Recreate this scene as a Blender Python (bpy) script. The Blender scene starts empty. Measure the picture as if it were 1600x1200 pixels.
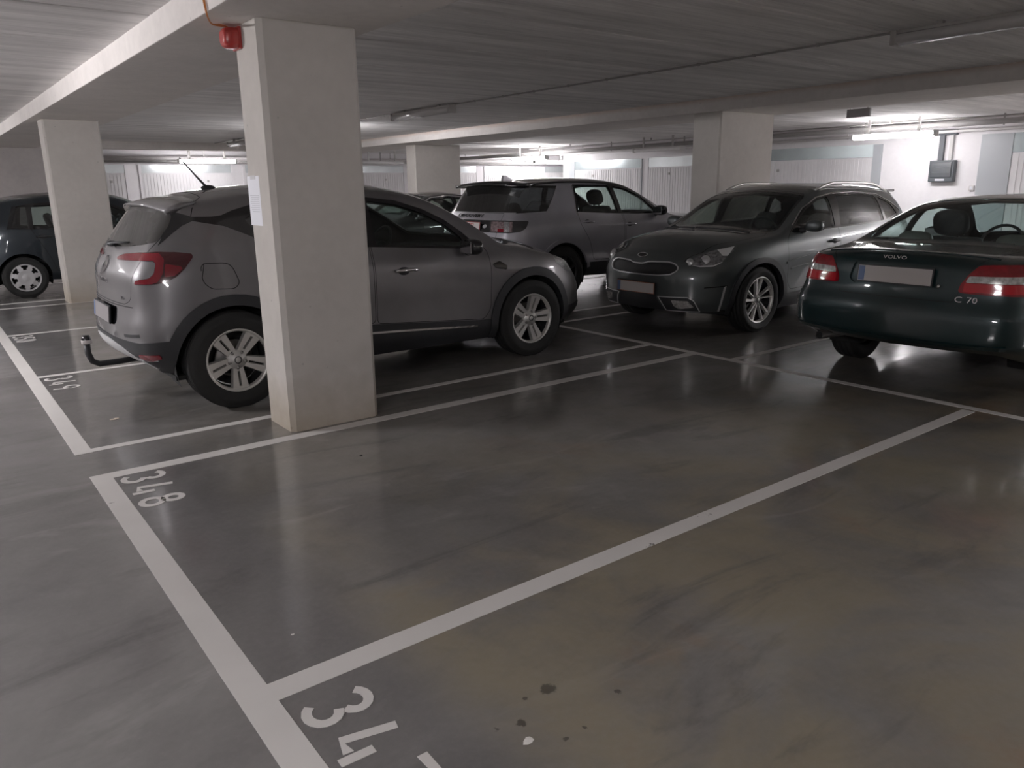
import bpy, bmesh, math, random
import numpy as np
from mathutils import Vector, Matrix
from mathutils.bvhtree import BVHTree
random.seed(7)
SC = bpy.context.scene
COL = SC.collection
PI = math.pi

# ------------------------------------------------------------------ object helpers
def tag(o, label=None, cat=None, group=None, kind=None):
    if label: o['label'] = label
    if cat: o['category'] = cat
    if group: o['group'] = group
    if kind: o['kind'] = kind
    return o

def empty(name, loc, rz=0.0, parent=None):
    o = bpy.data.objects.new(name, None)
    COL.objects.link(o)
    o.empty_display_size = 0.2
    o.location = loc
    o.rotation_euler = (0, 0, rz)
    if parent: o.parent = parent
    return o

def link_mesh(name, me, parent=None, loc=None):
    o = bpy.data.objects.new(name, me)
    COL.objects.link(o)
    if parent: o.parent = parent
    if loc is not None: o.location = loc
    return o

class MB:
    """collects shapes into one mesh with several material slots"""
    def __init__(self): self.v = []; self.f = []; self.m = []; self.s = []
    def add(self, vs, fs, mi=0, smooth=False):
        b = len(self.v)
        self.v += [tuple(p) for p in vs]
        for f in fs:
            self.f.append(tuple(i + b for i in f)); self.m.append(mi); self.s.append(smooth)
        return self
    def box(self, a, b, mi=0, bev=0.0, rot=None, cen=None):
        x0, y0, z0 = a; x1, y1, z1 = b
        if bev <= 0:
            vs = [(x0,y0,z0),(x1,y0,z0),(x1,y1,z0),(x0,y1,z0),(x0,y0,z1),(x1,y0,z1),(x1,y1,z1),(x0,y1,z1)]
            fs = [(0,3,2,1),(4,5,6,7),(0,1,5,4),(1,2,6,5),(2,3,7,6),(3,0,4,7)]
        else:
            bm = bmesh.new()
            bmesh.ops.create_cube(bm, size=1)
            for v in bm.verts:
                v.co = Vector(((x0+x1)/2 + v.co.x*(x1-x0), (y0+y1)/2 + v.co.y*(y1-y0), (z0+z1)/2 + v.co.z*(z1-z0)))
            bmesh.ops.bevel(bm, geom=bm.edges[:], offset=bev, segments=2, affect='EDGES', profile=0.6)
            bm.verts.index_update()
            vs = [tuple(v.co) for v in bm.verts]; fs = [tuple(v.index for v in f.verts) for f in bm.faces]
            bm.free()
        if rot is not None:
            c = Vector(cen) if cen else Vector(((x0+x1)/2, (y0+y1)/2, (z0+z1)/2))
            vs = [tuple(rot @ (Vector(p) - c) + c) for p in vs]
        return self.add(vs, fs, mi, False)
    def tube(self, pts, r, n=10, mi=0, cap=True):
        pts = [Vector(p) for p in pts]
        rr = r if isinstance(r, (list, tuple)) else [r]*len(pts)
        vs = []; fs = []
        up = None
        for i, p in enumerate(pts):
            t = (pts[min(i+1, len(pts)-1)] - pts[max(i-1, 0)]).normalized()
            if up is None:
                up = Vector((0, 0, 1)) if abs(t.z) < 0.9 else Vector((1, 0, 0))
            sx = t.cross(up).normalized(); up = sx.cross(t).normalized()
            for k in range(n):
                a = 2*PI*k/n
                vs.append(p + (sx*math.cos(a) + up*math.sin(a))*rr[i])
        for i in range(len(pts)-1):
            for k in range(n):
                k2 = (k+1) % n
                fs.append((i*n+k, i*n+k2, (i+1)*n+k2, (i+1)*n+k))
        self.add(vs, fs, mi, True)
        if cap:
            self.add(vs[:n], [tuple(range(n))[::-1]], mi); self.add(vs[-n:], [tuple(range(n))], mi)
        return self
    def lathe(self, prof, n=40, axis='y', cen=(0,0,0), mi=0, a0=0.0, a1=2*PI, smooth=True):
        """prof: list of (r, h) along the axis"""
        vs = []; fs = []
        full = abs(a1-a0-2*PI) < 1e-6
        m = n if full else n+1
        for (r, h) in prof:
            for k in range(m):
                a = a0 + (a1-a0)*k/n
                c, s = r*math.cos(a), r*math.sin(a)
                if axis == 'y': p = (cen[0]+c, cen[1]+h, cen[2]+s)
                elif axis == 'z': p = (cen[0]+c, cen[1]+s, cen[2]+h)
                else: p = (cen[0]+h, cen[1]+c, cen[2]+s)
                vs.append(p)
        for i in range(len(prof)-1):
            for k in range(n):
                k2 = (k+1) % m
                fs.append((i*m+k, i*m+k2, (i+1)*m+k2, (i+1)*m+k))
        return self.add(vs, fs, mi, smooth)
    def prism(self, poly, frame, d0, d1, mi=0, top=None):
        """poly in (u,v); frame (origin,U,V,N); extruded from d0 to d1 along N, 'top' optional other outline"""
        o, U, V, N = [Vector(q) for q in frame]
        n = len(poly); top = top or poly
        vs = [o + U*u + V*v + N*d0 for u, v in poly] + [o + U*u + V*v + N*d1 for u, v in top]
        fs = [tuple(range(n))[::-1], tuple(range(n, 2*n))] + [(k, (k+1) % n, n+(k+1) % n, n+k) for k in range(n)]
        return self.add(vs, fs, mi)
    def ell(self, c, r, mi=0, n=16, p=1.0):
        vs = []; fs = []
        m = n//2
        def sp(t): return math.copysign(abs(t)**p, t)
        for i in range(m+1):
            th = PI*i/m - PI/2
            for k in range(n):
                a = 2*PI*k/n
                vs.append((c[0]+r[0]*sp(math.cos(th))*sp(math.cos(a)), c[1]+r[1]*sp(math.cos(th))*sp(math.sin(a)), c[2]+r[2]*sp(math.sin(th))))
        for i in range(m):
            for k in range(n):
                fs.append((i*n+k, i*n+(k+1) % n, (i+1)*n+(k+1) % n, (i+1)*n+k))
        return self.add(vs, fs, mi, True)
    def mesh(self, name, mats, recalc=True):
        me = bpy.data.meshes.new(name)
        me.from_pydata(self.v, [], self.f)
        for m in (mats if isinstance(mats, (list, tuple)) else [mats]): me.materials.append(m)
        for p, mi, s in zip(me.polygons, self.m, self.s): p.material_index = mi; p.use_smooth = s
        if recalc:
            bm = bmesh.new(); bm.from_mesh(me)
            bmesh.ops.remove_doubles(bm, verts=bm.verts[:], dist=1e-5)
            bmesh.ops.recalc_face_normals(bm, faces=bm.faces[:])
            bm.to_mesh(me); bm.free()
        me.update()
        return me
    def build(self, name, mats, parent=None, loc=None, recalc=True):
        return link_mesh(name, self.mesh(name, mats, recalc), parent, loc)

# ------------------------------------------------------------------ materials
MATS = {}
def nt(mat):
    mat.use_nodes = True
    return mat.node_tree, mat.node_tree.nodes, mat.node_tree.links

def pbr(name, col, rough=0.5, metal=0.0, coat=0.0, spec=0.5, noise=None, bump=None, alpha=None):
    """noise=(scale, amount) value mottling, bump=(scale, strength)"""
    if name in MATS: return MATS[name]
    m = bpy.data.materials.new(name); t, N, L = nt(m)
    b = N['Principled BSDF']
    b.inputs['Base Color'].default_value = (*col, 1)
    b.inputs['Roughness'].default_value = rough
    b.inputs['Metallic'].default_value = metal
    b.inputs['Coat Weight'].default_value = coat
    b.inputs['Coat Roughness'].default_value = 0.04
    b.inputs['Specular IOR Level'].default_value = spec
    tc = N.new('ShaderNodeTexCoord')
    if noise:
        n = N.new('ShaderNodeTexNoise'); n.inputs['Scale'].default_value = noise[0]; n.inputs['Detail'].default_value = 5
        L.new(tc.outputs['Object'], n.inputs['Vector'])
        r = N.new('ShaderNodeMapRange'); r.inputs['From Min'].default_value = 0.3; r.inputs['From Max'].default_value = 0.7
        r.inputs['To Min'].default_value = 1-noise[1]; r.inputs['To Max'].default_value = 1+noise[1]
        L.new(n.outputs['Fac'], r.inputs['Value'])
        mx = N.new('ShaderNodeVectorMath'); mx.operation = 'SCALE'
        mx.inputs[0].default_value = col
        L.new(r.outputs['Result'], mx.inputs['Scale']); L.new(mx.outputs['Vector'], b.inputs['Base Color'])
    if bump:
        n2 = N.new('ShaderNodeTexNoise'); n2.inputs['Scale'].default_value = bump[0]; n2.inputs['Detail'].default_value = 4
        L.new(tc.outputs['Object'], n2.inputs['Vector'])
        bp = N.new('ShaderNodeBump'); bp.inputs['Strength'].default_value = bump[1]; bp.inputs['Distance'].default_value = 0.01
        L.new(n2.outputs['Fac'], bp.inputs['Height']); L.new(bp.outputs['Normal'], b.inputs['Normal'])
    MATS[name] = m
    return m

def glass(name, tint=(0.5, 0.55, 0.55), refl=0.9, dust=0.0):
    if name in MATS: return MATS[name]
    m = bpy.data.materials.new(name); t, N, L = nt(m)
    N.remove(N['Principled BSDF']); out = N['Material Output']
    tr = N.new('ShaderNodeBsdfTransparent'); tr.inputs['Color'].default_value = (*tint, 1)
    gl = N.new('ShaderNodeBsdfGlossy'); gl.inputs['Roughness'].default_value = 0.03; gl.inputs['Color'].default_value = (refl, refl, refl, 1)
    # Schlick reflectance, the same from both sides of the thin pane
    lw = N.new('ShaderNodeLayerWeight'); pw = N.new('ShaderNodeMath'); pw.operation = 'POWER'; pw.inputs[1].default_value = 5.0
    lw.inputs['Blend'].default_value = 0.5; L.new(lw.outputs['Facing'], pw.inputs[0])
    fr = N.new('ShaderNodeMath'); fr.operation = 'MULTIPLY_ADD'; fr.inputs[1].default_value = 0.93; fr.inputs[2].default_value = 0.07
    L.new(pw.outputs[0], fr.inputs[0])
    mx = N.new('ShaderNodeMixShader')
    L.new(fr.outputs[0], mx.inputs['Fac']); L.new(tr.outputs[0], mx.inputs[1]); L.new(gl.outputs[0], mx.inputs[2])
    last = mx.outputs[0]
    if dust > 0:
        df = N.new('ShaderNodeBsdfDiffuse'); df.inputs['Color'].default_value = (.30, .29, .28, 1)
        tc = N.new('ShaderNodeTexCoord'); nn = N.new('ShaderNodeTexNoise'); nn.inputs['Scale'].default_value = 2.5; nn.inputs['Detail'].default_value = 6
        L.new(tc.outputs['Object'], nn.inputs['Vector'])
        r = N.new('ShaderNodeMapRange'); r.inputs['From Min'].default_value = .3; r.inputs['From Max'].default_value = .7; r.inputs['To Min'].default_value = dust*.6; r.inputs['To Max'].default_value = dust*1.3
        L.new(nn.outputs['Fac'], r.inputs['Value'])
        m2 = N.new('ShaderNodeMixShader'); L.new(r.outputs['Result'], m2.inputs['Fac']); L.new(last, m2.inputs[1]); L.new(df.outputs[0], m2.inputs[2]); last = m2.outputs[0]
    L.new(last, out.inputs['Surface'])
    MATS[name] = m
    return m

def emit(name, col, strength):
    m = bpy.data.materials.new(name); t, N, L = nt(m)
    N.remove(N['Principled BSDF'])
    e = N.new('ShaderNodeEmission'); e.inputs['Color'].default_value = (*col, 1); e.inputs['Strength'].default_value = strength
    L.new(e.outputs[0], N['Material Output'].inputs['Surface'])
    MATS[name] = m
    return m

def text_mesh(name, s, size, mat, depth=0.004, shear=0.0, bold=0.0):
    """flat letters lying in XY, facing +Z, centred on the origin"""
    c = bpy.data.curves.new(name, 'FONT'); c.body = s; c.size = size; c.extrude = depth/2; c.shear = shear; c.offset = bold
    c.align_x = 'CENTER'; c.align_y = 'CENTER'; c.resolution_u = 3
    o = bpy.data.objects.new(name, c); COL.objects.link(o)
    dg = bpy.context.evaluated_depsgraph_get()
    me = bpy.data.meshes.new_from_object(o.evaluated_get(dg))
    bpy.data.objects.remove(o); bpy.data.curves.remove(c)
    me.name = name; me.materials.clear(); me.materials.append(mat)
    return me

# ------------------------------------------------------------------ 2D helpers
def fillet(poly, r, n=4):
    out = []; N = len(poly)
    rs = r if isinstance(r, (list, tuple)) else [r]*N
    for i in range(N):
        p = Vector(poly[i]).to_2d(); a = Vector(poly[i-1]).to_2d(); b = Vector(poly[(i+1) % N]).to_2d()
        da = a-p; db = b-p; la = da.length; lb = db.length
        q = min(rs[i], la*0.45, lb*0.45)
        if q < 1e-4: out.append(tuple(p)); continue
        s = p + da/la*q; e = p + db/lb*q
        for k in range(n+1):
            t = k/n
            out.append(tuple(s*(1-t)**2 + p*2*t*(1-t) + e*t*t))
    return out

def ccw(poly):
    a = sum(poly[i-1][0]*poly[i][1]-poly[i][0]*poly[i-1][1] for i in range(len(poly)))
    return poly if a > 0 else poly[::-1]

def inset(poly, d):
    poly = ccw(poly); N = len(poly); out = []
    for i in range(N):
        a = Vector(poly[i-1]); p = Vector(poly[i]); b = Vector(poly[(i+1) % N])
        e1 = (p-a).normalized(); e2 = (b-p).normalized()
        n1 = Vector((-e1.y, e1.x)); n2 = Vector((-e2.y, e2.x))
        m = (n1+n2)
        if m.length < 1e-6: m = n1
        m.normalize()
        out.append(tuple(p + m*(d/max(0.4, m.dot(n1)))))
    return out

def in_poly(poly, u, v):
    c = False; j = len(poly)-1
    for i in range(len(poly)):
        a = poly[i]; b = poly[j]
        if (a[1] > v) != (b[1] > v) and u < (b[0]-a[0])*(v-a[1])/(b[1]-a[1]) + a[0]: c = not c
        j = i
    return c

def circ(cx, cy, r, n=32, a0=0.0, a1=2*PI):
    full = abs(a1-a0-2*PI) < 1e-6
    return [(cx+r*math.cos(a0+(a1-a0)*k/(n if full else n-1)), cy+r*math.sin(a0+(a1-a0)*k/(n if full else n-1))) for k in range(n)]

def pchip(keys):
    """monotone cubic through (x, y) keys"""
    xs = np.array([k[0] for k in keys], float); ys = np.array([k[1] for k in keys], float)
    h = np.diff(xs); d = np.diff(ys)/h; n = len(xs); m = np.zeros(n)
    m[0] = d[0]; m[-1] = d[-1]
    for i in range(1, n-1):
        if d[i-1]*d[i] > 0:
            w1 = 2*h[i]+h[i-1]; w2 = h[i]+2*h[i-1]
            m[i] = (w1+w2)/(w1/d[i-1]+w2/d[i])
    def f(x):
        x = np.clip(np.asarray(x, float), xs[0], xs[-1])
        i = np.clip(np.searchsorted(xs, x)-1, 0, n-2)
        t = (x-xs[i])/h[i]
        return ((1+2*t)*(1-t)**2*ys[i] + t*(1-t)**2*h[i]*m[i] + t*t*(3-2*t)*ys[i+1] + t*t*(t-1)*h[i]*m[i+1])
    return f
# ------------------------------------------------------------------ car bodies
SIDE = (Vector((1,0,0)), Vector((0,0,1)))                 # u=x v=z
REAR = (Vector((0,1,0)), Vector((0,0,1)))                 # u=y v=z
TOP = (Vector((1,0,0)), Vector((0,1,0)))                  # u=x v=y
RQ = (Vector((1,1,0)).normalized(), Vector((0,0,1)))      # rear corner: u=(x+y)/sqrt2
FQ = (Vector((1,-1,0)).normalized(), Vector((0,0,1)))     # front corner: u=(x-y)/sqrt2

class Car:
    """half body (y>=0) lofted through side rows, closed by a strip over bonnet, roof and ends;
    panels are cut out of it and mirrored"""
    def __init__(s, rows, rear_off, top_off, front_off, zs=1.0, sx=1.0, z0=0.35, ns=84, m=44, nt_=16, pw=2.4):
        def sz(z): return z if z < z0 else z0+(z-z0)*zs
        rows = [[(x*sx, y, sz(z)) for x, y, z in r] for r in rows]
        top_off = [(x*sx, dx*sx, dz) for x, dx, dz in top_off]
        s.sz = sz; s.sx = sx
        K = len(rows)
        fy = [pchip([(p[0], p[1]) for p in r]) for r in rows]; fz = [pchip([(p[0], p[2]) for p in r]) for r in rows]
        u = np.linspace(0, 1, ns+1)
        st = 0.62*u + 0.38*(0.5-0.5*np.cos(PI*u))
        side = np.zeros((ns+1, m, 3))
        for i, t in enumerate(st):
            P = []
            for k in range(K):
                x = rows[k][0][0] + t*(rows[k][-1][0]-rows[k][0][0])
                P.append((x, float(fy[k](x)), float(fz[k](x))))
            P = np.array(P)
            # even weighting: mostly key index, partly arc length
            ar = np.concatenate([[0], np.cumsum(np.linalg.norm(np.diff(P, axis=0), axis=1)+0.012)])
            w = np.linspace(0, ar[-1], m)
            for c in range(3): side[i, :, c] = pchip(list(zip(ar, P[:, c])))(w)
            if i == 0: arR = ar/ar[-1]
            if i == ns: arF = ar/ar[-1]
        wj = np.linspace(0, 1, m)
        def offs(o, ar): return np.stack([pchip(list(zip(ar, [q[c] for q in o])))(wj) for c in range(2)], 1)
        ro = offs(rear_off, arR); fo = offs(front_off, arF)
        tdx = pchip([(q[0], q[1]) for q in top_off]); tdz = pchip([(q[0], q[2]) for q in top_off])
        edge = []; off = []; idx = []
        for j in range(m): edge.append(side[0, j]); off.append(ro[j]); idx.append((0, j))
        for i in range(1, ns+1):
            e = side[i, m-1]; edge.append(e); off.append((float(tdx(e[0])), float(tdz(e[0])))); idx.append((i, m-1))
        for j in range(m-2, -1, -1): edge.append(side[ns, j]); off.append(fo[j]); idx.append((ns, j))
        V = side.reshape(-1, 3).tolist(); F = []; G = []
        vid = lambda i, j: i*m+j
        for i in range(ns):
            for j in range(m-1): F.append((vid(i, j), vid(i, j+1), vid(i+1, j+1), vid(i+1, j))); G.append(1)
        prev = None
        tt = np.linspace(1, 0, nt_+1)
        for e, o, ij in zip(edge, off, idx):
            row = [vid(*ij)]
            for t in tt[1:]:
                k = 1-t**pw
                V.append((e[0]+o[0]*k, e[1]*t, e[2]+o[1]*k)); row.append(len(V)-1)
            if prev:
                for a in range(nt_): F.append((prev[a], prev[a+1], row[a+1], row[a])); G.append(2)
            prev = row
        V = np.array(V, float)
        # relax: rounds the edge between side and strip
        E = set()
        for f in F:
            for a in range(4):
                q = (f[a], f[(a+1) % 4]); E.add((min(q), max(q)))
        E = np.array(list(E)); nv = len(V)
        cnt = np.zeros(nv); np.add.at(cnt, E[:, 0], 1); np.add.at(cnt, E[:, 1], 1)
        mid = np.abs(V[:, 1]) < 1e-6
        fixed = np.zeros(nv, bool)
        for i in range(ns+1): fixed[vid(i, 0)] = True
        for it in range(5):
            S = np.zeros_like(V); np.add.at(S, E[:, 0], V[E[:, 1]]); np.add.at(S, E[:, 1], V[E[:, 0]])
            D = S/cnt[:, None]-V
            D[mid, 1] = 0
            D[mid, :] *= 0.0
            D[fixed] = 0
            V = V+0.45*D
        bm = bmesh.new()
        bv = [bm.verts.new(p) for p in V]
        s.lay = bm.faces.layers.int.new('pid'); s.grid = bm.faces.layers.int.new('grid')
        for f, g in zip(F, G):
            q = bm.faces.new([bv[i] for i in f]); q[s.grid] = g; q.smooth = True
        bm.normal_update()
        # make normals point outward
        sm = sum(f.normal.y for f in bm.faces if f[s.grid] == 1)
        if sm < 0: bmesh.ops.reverse_faces(bm, faces=bm.faces[:])
        bm.normal_update()
        for v in bm.verts:
            if abs(v.co.y) < 1e-5: n = v.normal.copy(); n.y = 0
        s.bm = bm
        s.bvh = BVHTree.FromBMesh(bm)
        tri = []; vn = []
        bm.verts.index_update()
        nrm = [v.normal.copy() for v in bm.verts]
        for v in bm.verts:
            if abs(v.co.y) < 1e-5: nrm[v.index].y = 0; nrm[v.index].normalize()
        s.base_faces = [tuple(v.index for v in f.verts) for f in bm.faces]
        s.base_co = [v.co.copy() for v in bm.verts]; s.base_n = nrm
        s.ids = {}; s.nid = 1; s.cache = {}
        s.root = None
    def normal_at(s, p):
        k = (round(p.x, 4), round(p.y, 4), round(p.z, 4))
        n = s.cache.get(k)
        if n is None:
            loc, fn, fi, d = s.bvh.find_nearest(p)
            vi = s.base_faces[fi]; n = Vector((0, 0, 0))
            for i in vi: n += s.base_n[i]*(1.0/(1e-5+(s.base_co[i]-p).length_squared))
            n.normalize(); s.cache[k] = n
        return n
    def hit(s, o, d):
        """ray onto the half body"""
        loc, n, i, dist = s.bvh.ray_cast(Vector(o), Vector(d))
        return loc, (s.normal_at(loc) if loc else None)
    def side_pt(s, x, z):
        return s.hit((x, 3, z), (0, -1, 0))
    def rear_pt(s, y, z):
        return s.hit((-2, abs(y), z), (1, 0, 0))
    def front_pt(s, y, z):
        return s.hit((8, abs(y), z), (-1, 0, 0))
    def top_pt(s, x, y):
        return s.hit((x, abs(y), 4), (0, 0, -1))
    def id(s, name):
        if name not in s.ids: s.ids[name] = s.nid; s.nid += 1
        return s.ids[name]
    def cut(s, name, poly, proj, sel=None, only=None, exclude=None):
        U, V = proj; W = U.cross(V)
        bm = s.bm; lay = s.lay
        us = [p[0] for p in poly]; vs = [p[1] for p in poly]
        bb = (min(us), max(us), min(vs), max(vs))
        def box(f):
            a = [v.co.dot(U) for v in f.verts]; b = [v.co.dot(V) for v in f.verts]
            return min(a), max(a), min(b), max(b)
        cand = set()
        for f in bm.faces:
            if sel and not sel(f.calc_center_median(), f.normal): continue
            q = box(f)
            if q[1] < bb[0] or q[0] > bb[1] or q[3] < bb[2] or q[2] > bb[3]: continue
            cand.add(f)
        n = len(poly)
        for i in range(n):
            a = poly[i]; b = poly[(i+1) % n]
            eb = (min(a[0], b[0]), max(a[0], b[0]), min(a[1], b[1]), max(a[1], b[1]))
            sub = []
            for f in cand:
                q = box(f)
                if q[1] < eb[0]-1e-5 or q[0] > eb[1]+1e-5 or q[3] < eb[2]-1e-5 or q[2] > eb[3]+1e-5: continue
                sub.append(f)
            if not sub: continue
            du, dv = b[0]-a[0], b[1]-a[1]
            if abs(du)+abs(dv) < 1e-7: continue
            no = (U*dv - V*du).normalized(); co = U*a[0]+V*a[1]
            es = set(); vv = set()
            for f in sub:
                es.update(f.edges); vv.update(f.verts)
            r = bmesh.ops.bisect_plane(bm, geom=sub+list(es)+list(vv), dist=1e-5, plane_co=co, plane_no=no)
            cand.difference_update(sub)
            cand.update(g for g in r['geom'] if isinstance(g, bmesh.types.BMFace))
            cand = {f for f in cand if f.is_valid}
        pid = s.id(name)
        on = None if only is None else {s.id(q) if q else 0 for q in only}
        ex = set() if exclude is None else {s.id(q) for q in exclude}
        for f in cand:
            c = f.calc_center_median()
            if in_poly(poly, c.dot(U), c.dot(V)):
                if on is not None and f[lay] not in on: continue
                if f[lay] in ex: continue
                f[lay] = pid
    def seam_cut(s, name, poly, proj, sel=None, gap=0.004, only=None, exclude=None):
        poly = ccw(poly)
        s.cut('seam', poly, proj, sel, only, exclude)
        s.cut(name, inset(poly, gap), proj, sel, ['seam'] if only is None and exclude is None else (list(only or [])+['seam']), exclude)
    def panel(s, pname, ids, mats, off=0.0, skirt=0.012, side='both', parent=None, label=None, flip=False, solid=False):
        """mesh object from the faces of the given ids; side: 'both' one mirrored mesh, 'L' (+y) or 'R' (-y)"""
        want = {(s.id(q) if q else 0): k for k, q in enumerate(ids)} if not isinstance(ids, dict) else {(s.id(q) if q else 0): k for q, k in ids.items()}
        fs = [f for f in s.bm.faces if f[s.lay] in want]
        if not fs: return None
        vs = []; faces = []; mi = []; ln = []
        sides = [1, -1] if side == 'both' else ([1] if side == 'L' else [-1])
        sg0 = {}
        ecount = {}
        for f in fs:
            for e in f.edges: ecount[e] = ecount.get(e, 0)+1
        for sg in sides:
            vm = {}
            def vert(v, extra=0.0):
                key = (v, extra)
                if key in vm: return vm[key]
                n = s.normal_at(v.co); p = v.co + n*(off-extra)
                onmid = abs(v.co.y) < 1e-4
                if onmid and side == 'both':
                    p.y = 0
                    if key in sg0: vm[key] = sg0[key]; return vm[key]
                vs.append((p.x, p.y*sg, p.z)); vm[key] = len(vs)-1
                if onmid and side == 'both': sg0[key] = vm[key]
                return vm[key]
            for f in fs:
                idx = [vert(v) for v in f.verts]; nn = [s.normal_at(v.co) for v in f.verts]
                nn = [Vector((q.x, q.y*sg, q.z)) for q in nn]
                if (sg < 0) != flip: idx = idx[::-1]; nn = nn[::-1]
                if flip: nn = [-q for q in nn]
                faces.append(idx); mi.append(want[f[s.lay]]); ln += nn
                if skirt > 0:
                    for l in f.loops:
                        e = l.edge
                        if ecount[e] != 1: continue
                        a, b = l.vert, l.link_loop_next.vert
                        if abs(a.co.y) < 1e-4 and abs(b.co.y) < 1e-4 and side == 'both': continue
                        q = [vert(b), vert(a), vert(a, skirt), vert(b, skirt)]
                        if (sg < 0) != flip: q = q[::-1]
                        pa = [Vector(vs[k]) for k in q]
                        fn = (pa[1]-pa[0]).cross(pa[3]-pa[0])
                        fn = fn.normalized() if fn.length > 1e-12 else Vector((0, 0, 1))
                        faces.append(q); mi.append(want[f[s.lay]]); ln += [fn]*4
        me = bpy.data.meshes.new(pname)
        me.from_pydata(vs, [], faces)
        for m in (mats if isinstance(mats, (list, tuple)) else [mats]): me.materials.append(m)
        me.polygons.foreach_set('material_index', mi)
        me.polygons.foreach_set('use_smooth', [True]*len(faces))
        me.update()
        try: me.normals_split_custom_set([tuple(q) for q in ln])
        except Exception: pass
        o = link_mesh(pname, me, parent or s.root)
        if label: o['label'] = label
        return o

def frame_on(loc, n, up=Vector((0, 0, 1))):
    """matrix with Z along the surface normal, Y as near to 'up' as it goes"""
    z = n.normalized(); x = up.cross(z).normalized(); y = z.cross(x)
    return Matrix(((x.x, y.x, z.x, loc.x), (x.y, y.y, z.y, loc.y), (x.z, y.z, z.z, loc.z), (0, 0, 0, 1)))

def put(o, M):
    o.matrix_local = M
    return o

# ------------------------------------------------------------------ wheels (axis along y, outer face towards +y)
def tire_mesh(R, rr, w, mat):
    b = MB(); h = w/2
    prof = [(rr-0.012, -h*0.82), (rr+0.01, -h*0.93), ((R+rr)/2, -h*1.02), (R-0.03, -h*0.93), (R-0.008, -h*0.80)]
    for k in range(4):
        a = -h*0.78+k*(h*1.56/4); c = a+h*1.56/4
        prof += [(R, a+0.004), (R, c-0.006), (R-0.007, c-0.004), (R-0.007, c+0.002)]
    prof += [(R-0.008, h*0.80), (R-0.03, h*0.93), ((R+rr)/2+0.012, h*1.015), ((R+rr)/2, h*1.02), (rr+0.02, h*0.97), (rr+0.008, h*0.93), (rr-0.012, h*0.82)]
    b.lathe(prof, 56)
    return b.mesh('wheel', mat)

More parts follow.
